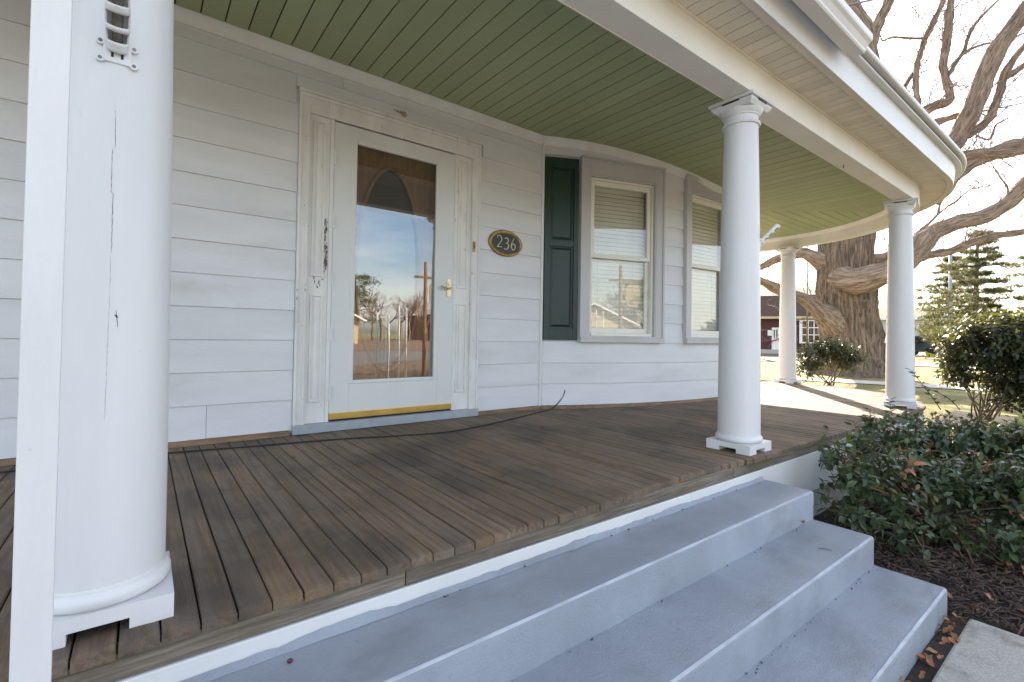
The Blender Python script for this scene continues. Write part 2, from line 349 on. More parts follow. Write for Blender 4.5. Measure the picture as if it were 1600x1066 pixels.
ribbon('parking_lot', [gp(900, 52), gp(1190, 45), gp(1450, 41), gp(1700, 39)], 13, M['asphalt'], .014)
ribbon('front_street', [(-120, -14.5), (0, -14.5), (14, -14.5), (60, -14.5), (140, -14.5)], 9, M['asphalt'], .012)
ribbon('front_verge', [(-120, -7.0), (0, -7.0), (14, -7.0), (60, -7.0), (140, -7.0)], 5.9, M['dirt'], .008)
ribbon('far_verge', [(-120, -40), (0, -40), (14, -40), (60, -40), (140, -40)], 41, M['dirt'], .008)

# ------------------------------------------------------------------ house
house = thing('house', 'white clapboard house with storm door, green shutter and bowed bay under a porch', 'house', (2, 3.7, 0))
# shell behind the boards: openings at the door and the two windows
mb = MB(); yb = WALL+.002
mb.box(-8, .83, yb, yb+.2, 0, 3.4); mb.box(2.30, 3.04, yb, yb+.2, 0, 3.4); mb.box(.83, 2.30, yb, yb+.2, 2.9, 3.4); mb.box(.83, 2.30, yb, yb+.2, 0, .6)
mb.box(-8, 6.9, 8.5, 12, 0, 6.4); mb.box(-8, 3.04, yb, 8.5, 3.42, 6.4)
def shell(s0, s1, z0, z1, n=10):
    sweep(mb, bay_path(s0, s1, n), [(-.012, z0), (-.012, z1), (-.2, z1), (-.2, z0)])
shell(-2.40, -1.93, 0, 6.4); shell(-1.12, -.63, 0, 6.4); shell(.165, 2.51, 0, 6.4, 24)
for a, b in ((-1.93, -1.12), (-.63, .165)): shell(a, b, 0, 1.28); shell(a, b, 2.915, 6.4)
mb.box(6.7, 6.93, 4.55, 8.5, 0, 6.4)
mb.add([(-8, 3.5, 6.4), (7, 2.9, 6.4), (7, 12, 6.4), (-8, 12, 6.4)], [(0, 1, 2, 3)])
mb.build('wall', M['siding'], house)
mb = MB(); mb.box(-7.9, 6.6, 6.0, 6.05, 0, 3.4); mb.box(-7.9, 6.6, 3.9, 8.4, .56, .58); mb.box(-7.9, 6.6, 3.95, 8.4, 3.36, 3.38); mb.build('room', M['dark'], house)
JO = [.62]+[.8303+.2033*k for k in range(13)]
def board(x0, x1, z0, z1):
    x0 += .0012; x1 -= .0012; d = rnd.uniform(-.0012, .0012); t = .017+d; u = .005
    m_ = MB(); m_.hexa([(x0, WALL-t, z0), (x1, WALL-t, z0), (x1, WALL+.001, z0), (x0, WALL+.001, z0), (x0, WALL-u, z1+.006), (x1, WALL-u, z1+.006), (x1, WALL+.001, z1+.006), (x0, WALL+.001, z1+.006)])
    return m_.build('siding_board', M['siding'], house)
TOP = 3.155
jl = on_y(322, 650, WALL).x
for k, z0 in enumerate(JO):
    z1 = JO[k+1] if k+1 < len(JO) else TOP
    z1 = min(z1, TOP)
    if z0 >= TOP-.03: continue
    if k == 0: board(-2.2, jl, z0, z1); board(jl, .818, z0, z1)
    elif z1 <= 2.975: board(-2.2, .818, z0, z1)
    if z1 <= 2.975: board(2.314, 3.035, z0, z1)
    elif z0 < 2.975:
        board(-2.2, .80, z0, z1); board(2.345, 3.035, z0, z1)
        board(.80, 2.345, 2.985, z1)
    else:
        a = on_y(535, 135, WALL).x; b = on_y(634, 165, WALL).x
        board(-2.2, a, z0, z1); board(a, b, z0, z1); board(b, 3.035, z0, z1)
def bay_board(s0, s1, z0, z1, n=8):
    d = rnd.uniform(-.001, .001); g = .0012
    sweep(m_ := MB(), bay_path(s0+g, s1-g, n), [(.017+d, z0), (.005, z1+.006), (-.001, z1+.006), (-.001, z0)]); m_.build('siding_board', M['siding'], house)
BJ = [.615, .832, 1.034, 1.235]
for i in range(3): bay_board(-2.375, .75, BJ[i], BJ[i+1], 28); bay_board(.75, 2.51, BJ[i], BJ[i+1], 24)
BJ2 = [1.235, 1.445, 1.65, 1.856, 2.062, 2.268, 2.474, 2.68, 2.887, 3.09, 3.15]
for i in range(10):
    bay_board(-1.033, -.722, BJ2[i], min(BJ2[i+1], zc(4.5)-.06), 3)
    if BJ2[i+1] < 2.95: bay_board(.262, 2.51, BJ2[i], BJ2[i+1], 26)
bay_board(-2.375, -1.033, 3.062, 3.15, 12); bay_board(-2.02, -2.0, 1.235, 3.05, 1)
mb = MB(); sweep(mb, bay_path(-2.398, -2.378, 1), [(.021, .615), (.021, 3.15), (0, 3.15), (0, .615)]); mb.box(3.034, 3.044, WALL-.022, WALL, .615, 3.15); mb.build('corner_trim', M['trim'], house)
# crown under the porch ceiling and base strip on the deck
def crown(path, nm):
    f = lambda dz: (lambda x: zc(x)+dz)
    sweep(m_ := MB(), path, [(.0, f(-.075)), (.022, f(-.075)), (.026, f(-.055)), (.04, f(-.03)), (.058, f(-.012)), (.06, f(.004)), (0, f(.004))]); m_.build(nm, M['trim'], house, smooth=True, sharp=35)
crown([((-2.2, WALL), (0, -1)), ((0.9, WALL), (0, -1)), ((3.04, WALL), (0, -1))], 'crown_moulding'); crown(bay_path(-2.39, 2.51, 44), 'crown_moulding')
def strip(path):
    sweep(m_ := MB(), path, [(0, DECK), (.04, DECK), (.04, DECK+.012), (.030, DECK+.028), (.018, DECK+.034), (0, DECK+.034)]); m_.build('base_strip', M['strip'], house, smooth=True, sharp=35)
strip([((-2.2, WALL), (0, -1)), ((.80, WALL), (0, -1))]); strip([((2.325, WALL), (0, -1)), ((3.04, WALL), (0, -1))]); strip(bay_path(-2.385, -.25, 20)); strip(bay_path(-.247, 2.5, 30))
# door surround
def wbox(name, x0, x1, out0, out1, z0, z1, m, par=None, bevel=.002):
    m_ = MB(); m_.box(x0, x1, WALL-out1, WALL-out0, z0, z1); return m_.build(name, m, par or house, bevel=bevel)
for x0, x1 in ((.82, .893), (2.235, 2.312)):
    c = wbox('door_casing', x0, x1, 0, .028, .65, 2.95, M['old_trim'])
    o_ = x0 if x0 < 1 else x1
    a, b = (x0, x0+.016) if x0 < 1 else (x1-.016, x1)
    wbox('casing_bead', a, b, .027, .04, .65, 2.952, M['old_trim'], c, .004)
    a, b = (x1-.02, x1-.006) if x0 < 1 else (x0+.006, x0+.02)
    wbox('casing_bead', a, b, .027, .034, .65, 2.83, M['old_trim'], c, .003)
hd = wbox('head_casing', .893, 2.235, 0, .026, 2.822, 2.94, M['old_trim'])
wbox('drip_cap', .812, 2.32, .0, .05, 2.952, 2.972, M['old_trim'], hd, .004); wbox('casing_bead', .83, 2.30, .026, .04, 2.925, 2.951, M['old_trim'], hd, .004)
for x0, x1 in ((.8935, 1.034), (2.078, 2.2345)):
    pl = wbox('pilaster', x0, x1, -.03, .006, .655, 2.8215, M['old_trim'], bevel=.0015)
    for z0, z1 in ((.80, 1.556), (1.684, 2.785)):
        a, b = x0+.024, x1-.03; m_ = MB(); t = .014
        for bx in ((a, a+t, z0, z1), (b-t, b, z0, z1), (a+t, b-t, z0, z0+t), (a+t, b-t, z1-t, z1)): m_.box(bx[0], bx[1], WALL-.016, WALL-.004, bx[2], bx[3])
        m_.box(a+.027, b-.027, WALL-.011, WALL-.004, z0+.028, z1-.028)
        m_.build('panel_moulding', M['old_trim'], pl, bevel=.004)
# worn patch where the paint has come off beside the hinge and under the upper panel
def flakes(name, x0, x1, z0, z1, out, n, par, sz=.006):
    m_ = MB()
    for i in range(n):
        x = rnd.gauss((x0+x1)/2, (x1-x0)/4); z = rnd.uniform(z0, z1); k = rnd.randint(5, 7); s = sz*rnd.uniform(.4, 1.3)
        ps = [(x+s*rnd.uniform(.3, .7)*math.cos(2*math.pi*j/k), WALL-out-.0001*i, z+s*rnd.uniform(.7, 2.4)*math.sin(2*math.pi*j/k)) for j in range(k)]
        m_.add(ps, [tuple(range(k))])
    return m_.build(name, M['bare'], par, kind='stuff')
flakes('bare_wood_patch', 1.0, 1.03, 1.72, 2.10, .0068, 60, house, .008); flakes('bare_wood_patch', .93, .99, 1.60, 1.68, .0068, 12, house, .007)
p_ = on_y(632, 176, WALL); m_ = MB()
for i in range(26):
    t = rnd.random()**1.6; x_ = p_.x-.10*t; z_ = p_.z-.012-.03*(1-t)*rnd.random()+.004*rnd.random(); s_ = .007*(1-t)+.003
    m_.add([(x_+s_*1.6*math.cos(2*math.pi*j/6), WALL-.0185-.0001*i, z_+s_*math.sin(2*math.pi*j/6)) for j in range(6)], [tuple(range(6))])
m_.build('rust_stain', mat('rust_stain', (.34, .25, .17), .8, .3, 30), house, kind='stuff')
sl = wbox('door_sill', .815, 2.316, -.05, .055, .592, .655, M['sill'], bevel=.004)
wbox('door_jamb', 1.034, 1.0595, -.05, .018, .655, 2.8215, M['trim'])
wbox('door_jamb', 2.067, 2.0775, -.05, .010, .655, 2.8215, M['trim'])
# storm door
def frame(m_, x0, x1, z0, z1, gx0, gx1, g0, g1, y0, y1):
    m_.box(x0, gx0, y0, y1, z0, z1); m_.box(gx1, x1, y0, y1, z0, z1); m_.box(gx0, gx1, y0, y1, g1, z1); m_.box(gx0, gx1, y0, y1, z0, g0)
m_ = MB(); frame(m_, 1.062, 2.065, .70, 2.814, 1.20, 1.925, .925, 2.725, WALL-.012, WALL+.025); sdoor = m_.build('storm_door', M['door'], house, bevel=.002)
m_ = MB(); frame(m_, 1.193, 1.932, .918, 2.732, 1.23, 1.893, .945, 2.692, WALL-.017, WALL+.012); m_.build('glass_stop', M['door'], sdoor, bevel=.006, seg=3)
m_ = MB(); m_.add([(1.228, WALL, .943), (1.895, WALL, .943), (1.895, WALL, 2.694), (1.228, WALL, 2.694)], [(0, 1, 2, 3)]); m_.build('glass', M['doorglass'], sdoor)
m_ = MB(); m_.box(1.062, 2.065, WALL-.022, WALL-.004, .668, .717); m_.build('brass_sweep', M['brass'], sdoor, bevel=.004)
m_ = MB(); m_.box(1.062, 2.065, WALL-.006, WALL+.02, .656, .70); m_.build('door_gap', M['gap'], house)
for z in (2.55, 2.09, 1.68, 1.28, .86):
    m_ = MB()
    for k in range(3): m_.tube([(1.0605, WALL-.024, z-.05+.034*k), (1.0605, WALL-.024, z-.05+.034*k+.032)], .007, 10)
    m_.box(1.046, 1.076, WALL-.022, WALL-.016, z-.048, z+.05); m_.build('hinge', M['trim'], sdoor, smooth=True, sharp=30)
m_ = MB(); hx = 2.022; m_.loft([[(hx+.019*math.cos(2*math.pi*k/24)*(1), WALL-.0125-t, 1.68+(.056 if math.sin(2*math.pi*k/24) > 0 else -.056)+.019*math.sin(2*math.pi*k/24)) for k in range(24)] for t in (0, .006, .009)])
m_.tube([(hx, WALL-.02, 1.675), (hx, WALL-.05, 1.675), (hx-.02, WALL-.058, 1.676), (hx-.075, WALL-.054, 1.681), (hx-.095, WALL-.048, 1.69)], [.009, .009, .009, .0075, .005], 10)
m_.tube([(hx, WALL-.02, 1.71), (hx, WALL-.035, 1.71)], .008, 10); m_.build('lever_handle', M['handle'], sdoor, smooth=True, sharp=35)
m_ = MB(); m_.box(2.238, 2.262, WALL-.044, WALL-.038, 2.008, 2.096); lk = m_.build('lock_plate', M['oldbrass'], house, bevel=.002)
m_ = MB(); m_.box(2.247, 2.256, WALL-.0446, WALL-.043, 2.038, 2.066); m_.build('keyhole', M['black'], lk)
# inner wooden door with its oval light
m_ = MB(); ix0, ix1, iz0, iz1 = 1.07, 2.06, .66, 2.80; ox, oz, oa, ob = 1.535, 1.80, .27, .80; n = 48; yi = WALL+.085
pts_o = [(ox+oa*math.cos(2*math.pi*k/n), yi, oz+ob*math.sin(2*math.pi*k/n)) for k in range(n)]
def edge_pt(k):
    c, s = math.cos(2*math.pi*k/n), math.sin(2*math.pi*k/n); hx_, hz_ = (ix1-ix0)/2, (iz1-iz0)/2
    t = min(hx_/abs(c) if abs(c) > 1e-6 else 9, hz_/abs(s) if abs(s) > 1e-6 else 9); return ((ix0+ix1)/2+c*t, yi, (iz0+iz1)/2+s*t)
pts_e = [edge_pt(k) for k in range(n)]
m_.loft([pts_e, pts_o, [(p[0], yi+.03, p[2]) for p in pts_o]], cap=False)
for q in ((ix0, iz0), (ix1, iz0), (ix1, iz1), (ix0, iz1)):
    kk = min(range(n), key=lambda k: (pts_e[k][0]-q[0])**2+(pts_e[k][2]-q[1])**2)
    m_.add([(q[0], yi, q[1]), pts_e[kk-1], pts_e[kk], pts_e[(kk+1) % n]], [(0, 1, 2), (0, 2, 3)])
idoor = m_.build('inner_door', M['doorwood'], house)
m_ = MB(); m_.tube([(p[0], yi-.006, p[2]) for p in pts_o]+[(pts_o[0][0], yi-.006, pts_o[0][2])], .018, 8); m_.build('oval_moulding', M['doorwood'], idoor, smooth=True)
m_ = MB(); m_.add([(p[0], yi+.02, p[2]) for p in pts_o], [tuple(range(n))]); m_.build('oval_glass', M['tint'], idoor)
# bay windows
def window(s_mid, hw, nm):
    a = s_mid/BR if s_mid < 0 else s_mid/TR
    nx, ny = math.sin(a), -math.cos(a); tx, ty = math.cos(a), math.sin(a)
    q = bay_path(s_mid, s_mid+.001, 1)[0][0]; back = .012
    T = lambda p: Vector((q[0]+tx*p.x+nx*(-p.y-back), q[1]+ty*p.x+ny*(-p.y-back), p.z))   # local: x along the wall, y inwards, z up
    win = MB(T); oh = hw-.095; z0, z1 = 1.285, 3.045
    wtop = zc(q[0])-.145
    def B(name, m, par, bevel, *boxes):
        m_ = MB(T)
        for b in boxes: m_.box(*b)
        return m_.build(name, m, par, bevel=bevel)
    cs = B('window', M['casing'], house, .003, (-hw, -oh, -.035, .02, z0, 3.05), (oh, hw, -.035, .02, z0, 3.05), (-oh, oh, -.035, .02, 2.90, 3.05))
    B('window_cap', M['casing'], cs, .003, (-hw-.008, hw+.008, -.055, .0, 3.051, 3.068))
    B('back_band', M['casing'], cs, .002, (-hw-.006, -hw+.016, -.046, -.0, z0, 3.05), (hw-.016, hw+.006, -.046, -.0, z0, 3.05), (-hw+.017, hw-.017, -.046, -.03, 3.03, 3.0495))
    B('window_sill', M['casing'], cs, .004, (-hw-.004, hw+.004, -.06, .03, 1.236, 1.2845))
    B('jamb', M['casing'], cs, .001, (-oh-.001, -oh+.012, -.03, .11, z0, 2.90), (oh-.012, oh+.001, -.03, .11, z0, 2.90), (-oh, oh, -.03, .11, 2.885, 2.899), (-oh, oh, -.028, .11, z0, z0+.016))
    f = oh-.014
    B('window_frame', M['sash'], cs, .002, (-f, -f+.022, .0, .1, z0+.017, 2.884), (f-.022, f, .0, .1, z0+.017, 2.884), (-f+.022, f-.022, .0, .1, 2.862, 2.884), (-f+.022, f-.022, -.012, .1, z0+.017, z0+.045))
    g = f-.024
    zt, zm, zb = 2.861, 2.105, z0+.046
    m_ = MB(T); frame_l(m_, -g, g, zm-.02, zt, -g+.04, g-.04, zm+.018, zt-.05, .018, .046); us = m_.build('upper_sash', M['sash'], cs, bevel=.003)
    m_ = MB(T); frame_l(m_, -g, g, zb, zm+.016, -g+.04, g-.04, zb+.05, zm-.022, .05, .078); ls = m_.build('lower_sash', M['sash'], cs, bevel=.003)
    m_ = MB(T); m_.add([(-g+.038, .032, zm+.016), (g-.038, .032, zm+.016), (g-.038, .032, zt-.048), (-g+.038, .032, zt-.048)], [(0, 1, 2, 3)]); m_.build('pane', M['glass'], cs)
    m_ = MB(T); m_.add([(-g+.038, .064, zb+.048), (g-.038, .064, zb+.048), (g-.038, .064, zm-.02), (-g+.038, .064, zm-.02)], [(0, 1, 2, 3)]); m_.build('pane', M['glass'], cs)
    m_ = MB(T); m_.box(-g+.01, g-.01, .10, .14, zt-.04, zt+.0); m_.build('blind_rail', M['blind'], cs)
    z = zt-.06
    while z > zb+.03:
        m_ = MB(T); t = .0215; dy = .008
        tl = rnd.uniform(-.0015, .0015)
        m_.hexa([(-g+.012, .118-dy, z-t+tl), (g-.012, .118-dy, z-t-tl), (g-.012, .121-dy, z-t-tl), (-g+.012, .121-dy, z-t+tl), (-g+.012, .118+dy, z+t+tl), (g-.012, .118+dy, z+t-tl), (g-.012, .121+dy, z+t-tl), (-g+.012, .121+dy, z+t+tl)])
        m_.build('blind_slat', M['blind'], cs); z -= .042
    m_ = MB(T)
    for x in (-g+.13, g-.16): m_.tube([(x, .10, zt-.04), (x, .10, zb+.02)], .0016, 4)
    m_.build('blind_cord', M['blind'], cs)
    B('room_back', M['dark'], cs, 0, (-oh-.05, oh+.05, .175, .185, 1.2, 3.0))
    return cs
def frame_l(m_, x0, x1, z0, z1, gx0, gx1, g0, g1, y0, y1):
    m_.box(x0, gx0, y0, y1, z0, z1); m_.box(gx1, x1, y0, y1, z0, z1); m_.box(gx0, gx1, y0, y1, g1, z1); m_.box(gx0, gx1, y0, y1, z0, g0)
win1 = window(-1.523, .487, 'a'); win2 = window(-.233, .487, 'b')
# shutter, hung on the bay between the corner and the first window
a = -2.205/BR; q = bay_path(-2.205, -2.2, 1)[0][0]
SH = lambda p: Vector((q[0]+math.cos(a)*p.x-math.sin(a)*(p.y+.012), q[1]+math.sin(a)*p.x+math.cos(a)*(p.y+.012)-.012, p.z))
hw = .172; z0, z1 = 1.257, 3.035
m_ = MB(SH)
for b in ((-hw, -hw+.048, -.03, 0, z0, z1), (hw-.048, hw, -.03, 0, z0, z1), (-hw+.048, hw-.048, -.03, 0, z1-.09, z1), (-hw+.048, hw-.048, -.03, 0, z0, z0+.11), (-hw+.048, hw-.048, -.03, 0, 2.165, 2.225), (-hw+.04, hw-.04, -.012, 0, z0+.1, z1-.08)): m_.box(*b)
shut = m_.build('shutter', M['green'], house, bevel=.003); shut['label'] = 'dark green panelled shutter'
for p0, p1 in ((z0+.125, 2.155), (2.235, z1-.105)):
    m_ = MB(SH); x = hw-.066
    m_.loft([[(-x, -.0121, p0), (x, -.0121, p0), (x, -.0121, p1), (-x, -.0121, p1)], [(-x+.022, -.026, p0+.022), (x-.022, -.026, p0+.022), (x-.022, -.026, p1-.022), (-x+.022, -.026, p1-.022)]])
    m_.build('raised_panel', M['green'], shut, bevel=.001)
for sx in (-1, 1):
    m_ = MB(SH); m_.lathe_y = None
    m_.tube([(sx*(hw-.024), -.029, 2.19), (sx*(hw-.024), -.034, 2.19)], .009, 10); m_.build('shutter_screw', M['green'], shut, smooth=True, sharp=30)

# ------------------------------------------------------------------ porch
porch = thing('porch', 'covered wraparound porch with weathered plank deck, sage green board ceiling and white beam', 'porch', (3, 2.4, DECK))
pitch = .0785; x = -1.6; i = 0
while x < PC[0]+PR+.17:
    x0, x1 = x+.0021, min(x+pitch-.0021, PC[0]+PR+.17); x += pitch
    if x1-x0 < .02: break
    o = .178+rnd.uniform(-.0015, .002)+(.005 if rnd.random() < .04 else 0)-(.03*sstep(1.6, 2.1, x0)*(1-sstep(2.5, 2.9, x0)))
    ya0, ya1 = porch_y(x0, o), porch_y(x1, o)
    if ya1 > 100: continue
    yb0, yb1 = (wall_y(x0)-.002, wall_y(x1)-.002) if x1 < 6.95 else (7.2, 7.2)
    if x0 > 6.9: yb0 = yb1 = 7.2
    dz = rnd.uniform(-.0010, .0010); tl = rnd.uniform(-.0012, .0012); cup = rnd.uniform(-.0008, .0012)
    m_ = MB(); rings = []; N_ = 5
    for k in range(N_+1):
        t = (0, .006, .15, .4, .7, 1)[k]; y0_, y1_ = ya0+(yb0-ya0)*t, ya1+(yb1-ya1)*t; w_ = .0014*noise.noise(Vector((x0*9, t*4, 2)))
        if k == 0: y0_ += rnd.uniform(-.002, .002); y1_ += rnd.uniform(-.002, .002)
        zt = DECK+dz-(.0035 if k == 0 else 0)
        rings.append([(x0+w_, y0_, zt-.027), (x1+w_, y1_, zt-.027), (x1+w_, y1_, zt-.003+tl), (x1+w_-.0035, y1_, zt+tl), ((x0+x1)/2+w_, (y0_+y1_)/2, zt-cup), (x0+w_+.0035, y0_, zt-tl), (x0+w_, y0_, zt-.003-tl)])
    m_.loft(rings); m_.build('deck_board', M['deck'], porch)
# dark joists under the gaps
m_ = MB()
sweep(m_, [(q, n_) for q, n_ in porch_path(-1.6, 7.2)], [(.12, .50), (.12, .558), (-2.4, .558), (-2.4, .50)]); m_.build('deck_frame', M['gap'], porch)
# rim boards, white skirt and foundation
pp = porch_path(-1.6, 7.2, .25)
def cut(path, a, b):
    "piece of the path between two distances"
    out = []; d = 0; last = None
    for q, n_ in path:
        if last is not None:
            (lq, ln) = last; seg = math.hypot(q[0]-lq[0], q[1]-lq[1])
            for lim in (a, b):
                if d < lim < d+seg:
                    t = (lim-d)/seg; out.append(((lq[0]+(q[0]-lq[0])*t, lq[1]+(q[1]-lq[1])*t), ln))
            d += seg
        if a <= d <= b: out.append((q, n_))
        last = (q, n_)
    return out
tot = 20
j1, j2 = on_y(635, 900, 1.39).x+1.6, on_y(1147, 738, 1.39).x+1.6
for a, b in ((0, j1-.0015), (j1+.0015, j2-.0015), (j2+.0015, 6.6), (6.603, 9.2), (9.203, 11.6), (11.603, 15)):
    m_ = MB(); o2 = .160+rnd.uniform(-.002, .002)
    sweep(m_, cut(pp, a, b), [(o2, .502), (o2+.002, .530), (o2, .5605), (.10, .5605), (.10, .502)]); m_.build('rim_board', M['rim'], porch, bevel=.003)
j3 = on_y(1080, 785, 1.39).x+1.6
for a, b in ((0, j3-.001), (j3+.001, 7.4), (7.402, 15)):
    m_ = MB(); sweep(m_, cut(pp, a, b), [(.165, .232), (.165, .499), (.12, .499), (.12, .232)]); m_.build('skirt_board', M['fascia'], porch, bevel=.003)
m_ = MB(); sweep(m_, pp, [(.115, -.1), (.115, .235), (-.1, .235), (-.1, -.1)]); m_.build('foundation', M['found'], porch)
# ceiling boards: front field runs to the wall, side field runs the other way, meeting at the hip
def cboard(poly):
    "poly: bottom outline (x, y) in order; thickness upward"
    m_ = MB(); n_ = len(poly); bot = [(x_, y_, zc(x_)) for x_, y_ in poly]; topv = [(x_, y_, zc(x_)+.012) for x_, y_ in poly]
    m_.add(bot+topv, [tuple(reversed(range(n_))), tuple(range(n_, 2*n_))]+[(k, (k+1) % n_, n_+(k+1) % n_, n_+k) for k in range(n_)]); return m_.build('ceiling_board', M['ceiling'], porch)
cp = .1284; x = .619-cp*17; g = .0040
while x < 8.3:
    x0, x1 = x+g, x+cp-g; x += cp
    def lim(xx): return porch_y(xx, -.032), min(wall_y(xx)-.002, hip_y(xx) if xx > 6.05 else 99)
    l0, h0 = lim(x0); l1, h1 = lim(x1)
    if h0-l0 < .01: break
    if h1 <= l1: h1 = l1+.001
    ym = (max(l0, l1)+min(h0, h1))/2
    cboard([(x0, l0), (x1, l1), (x1, h1), (x0, h0)])
y = 1.90
while y < 7.0:
    y0, y1 = y+g, y+cp-g; y += cp
    def lim2(yy): return max(hip_x(yy), wall_x(yy)+.002 if yy > 3.0 else -9), porch_x(yy, -.032)
    l0, h0 = lim2(y0); l1, h1 = lim2(y1)
    if h1-l1 < .01: continue
    l0 = min(l0, h0-.004)
    cboard([(l0, y0), (h0, y0), (h1, y1), (l1, y1)])
m_ = MB(); 
for k in range(110):
    xa, xb = -1.6+k*.0905, -1.6+(k+1)*.0905; yl = max(porch_y(xa, -.02), porch_y(xb, -.02))
    if yl < 8: m_.add([(xa, yl, zc(xa)+.016), (xb, yl, zc(xb)+.016), (xb, 7.1, zc(xb)+.016), (xa, 7.1, zc(xa)+.016)], [(0, 1, 2, 3)])
m_.build('ceiling_backing', M['gap'], porch)
# beam
pb = porch_path(-1.8, 7.3, .6)
fz = lambda dz: (lambda x_: zc(x_)+dz)
m_ = MB(); sweep(m_, pb, [(.125, 2.81), (.125, 3.15), (-.03, 3.32), (-.03, 2.81)]); m_.build('beam', M['beam'], porch, bevel=.003)
m_ = MB(); sweep(m_, pb, [(-.029, fz(-.05)), (-.038, fz(-.05)), (-.05, fz(-.03)), (-.07, fz(-.014)), (-.072, fz(.002)), (-.029, fz(.002))]); m_.build('beam_moulding', M['beam'], porch, smooth=True, sharp=35)
m_ = MB(); sweep(m_, pb, [(-.033, 2.806), (-.033, 2.83), (-.029, 2.83), (-.029, 2.806)]); m_.build('beam_seam', M['beam'], porch)
# vinyl soffit panels, every third one vented
k = 0; d = 0
ps = porch_path(-1.6, 7.2, .0925, 34)
for k in range(len(ps)-1):
    (q0, n0), (q1, n1) = ps[k], ps[k+1]; m_ = MB(); e = .002
    L_ = math.hypot(q1[0]-q0[0], q1[1]-q0[1])
    if L_ < .3:
        parts_ = [(0, 1)]
    else:
        nn = int(L_/.0925); parts_ = [(i_/nn, (i_+1)/nn) for i_ in range(nn)]
    for t0, t1 in parts_:
        f0, f1 = t0+.030*(1 if len(parts_) == 1 else 1/len(parts_)), t1-.030*(1 if len(parts_) == 1 else 1/len(parts_))
        P_ = lambda t, o_: (q0[0]+(q1[0]-q0[0])*t+(n0[0]+(n1[0]-n0[0])*t)*o_, q0[1]+(q1[1]-q0[1])*t+(n0[1]+(n1[1]-n0[1])*t)*o_)
        m_ = MB(); zb_ = 3.0
        cs_ = [P_(f0, .128), P_(f1, .128), P_(f1, .372), P_(f0, .372)]
        m_.hexa([(*c_, zb_) for c_ in cs_]+[(*c_, zb_+.008) for c_ in cs_]); sp_ = m_.build('soffit_panel', M['soffit'], porch)
        if k % 3 == 1 and 5 < k < 84 and len(parts_) == 1:
            m_ = MB(); tx_, ty_ = (q1[0]-q0[0])/L_, (q1[1]-q0[1])/L_
            for a_ in range(5):
                for b_ in range(14):
                    c_ = P_(.25+.125*a_, .145+.016*b_); s_ = .0015
                    m_.add([(c_[0]-s_, c_[1]-s_, zb_-.0006), (c_[0]+s_, c_[1]-s_, zb_-.0006), (c_[0]+s_, c_[1]+s_, zb_-.0006), (c_[0]-s_, c_[1]+s_, zb_-.0006)], [(0, 1, 2, 3)])
            m_.build('vent_holes', M['vent'], sp_, kind='stuff')
m_ = MB(); sweep(m_, pb, [(.1, 3.006), (.40, 3.006), (.40, 3.012), (.1, 3.012)]); m_.build('soffit_backing', M['gap'], porch)
m_ = MB(); sweep(m_, pb, [(.1255, 2.990), (.1255, 3.012), (.137, 3.012), (.137, 2.990)]); m_.build('soffit_channel', M['soffit'], porch)
m_ = MB(); sweep(m_, pb, [(.352, 2.985), (.352, 2.999), (.392, 2.999), (.392, 2.985)]); m_.build('soffit_channel', M['soffit'], porch)
m_ = MB(); sweep(m_, pb, [(.393, 2.978), (.402, 2.978), (.418, 3.118), (.418, 3.145), (.393, 3.145)]); m_.build('fascia', M['fascia'], porch, bevel=.002)
m_ = MB(); sweep(m_, pb, [(.40, 3.146), (.462, 3.140), (.468, 3.144), (.468, 3.153), (.40, 3.153)]); m_.build('drip_edge', M['fascia'], porch, bevel=.0015)
m_ = MB(); sweep(m_, pb, [(.40, 3.1535), (.456, 3.1535), (.456, 3.1695), (.40, 3.1695)]); m_.build('roof_gap', M['gap'], porch)
m_ = MB(); sweep(m_, pb, [(.46, 3.170), (.498, 3.171), (.505, 3.179), (.505, 3.20), (.46, 3.20)]); m_.build('roof_edge', M['fascia'], porch, bevel=.0015)
m_ = MB(); sweep(m_, pb, [(.50, 3.2005), (.50, 3.212), (-.2, 3.40), (-2.3, 3.95), (-2.3, 3.9), (-.2, 3.33)]); m_.build('roof', M['roof'], porch)
# gutter along the front, ending short of the rounded corner
gx1 = 3.46
gpth = [((-1.8, FRONT), (0, -1)), ((.8, FRONT), (0, -1)), ((gx1, FRONT), (0, -1))]
m_ = MB(); sweep(m_, gpth, [(.470, 3.055), (.545, 3.052), (.553, 3.060), (.553, 3.075), (.570, 3.098), (.586, 3.110), (.590, 3.118), (.590, 3.150), (.578, 3.150), (.575, 3.115), (.54, 3.07), (.476, 3.07), (.476, 3.139), (.470, 3.139)]); gut = m_.build('gutter', M['fascia'], porch, bevel=.001)
m_ = MB(); pr_ = [(.470, 3.055), (.545, 3.052), (.553, 3.060), (.553, 3.075), (.570, 3.098), (.586, 3.110), (.590, 3.118), (.590, 3.150), (.470, 3.150)]
m_.loft([[(xx, FRONT-o_, z_) for o_, z_ in pr_] for xx in (gx1-.001, gx1+.002)]); m_.build('gutter_end', M['fascia'], gut)
m_ = MB(); p_ = on_z(1318, 258, 2.806); m_.tube([p_+Vector((.011*math.cos(t_), .0, -.016+.011*math.sin(t_))) for t_ in [R(30*k_) for k_ in range(13)]], .0025, 6); m_.tube([p_+Vector((0, 0, .004)), p_+Vector((0, 0, -.008))], .0025, 6); m_.build('eye_hook', M['steel'], porch, smooth=True)

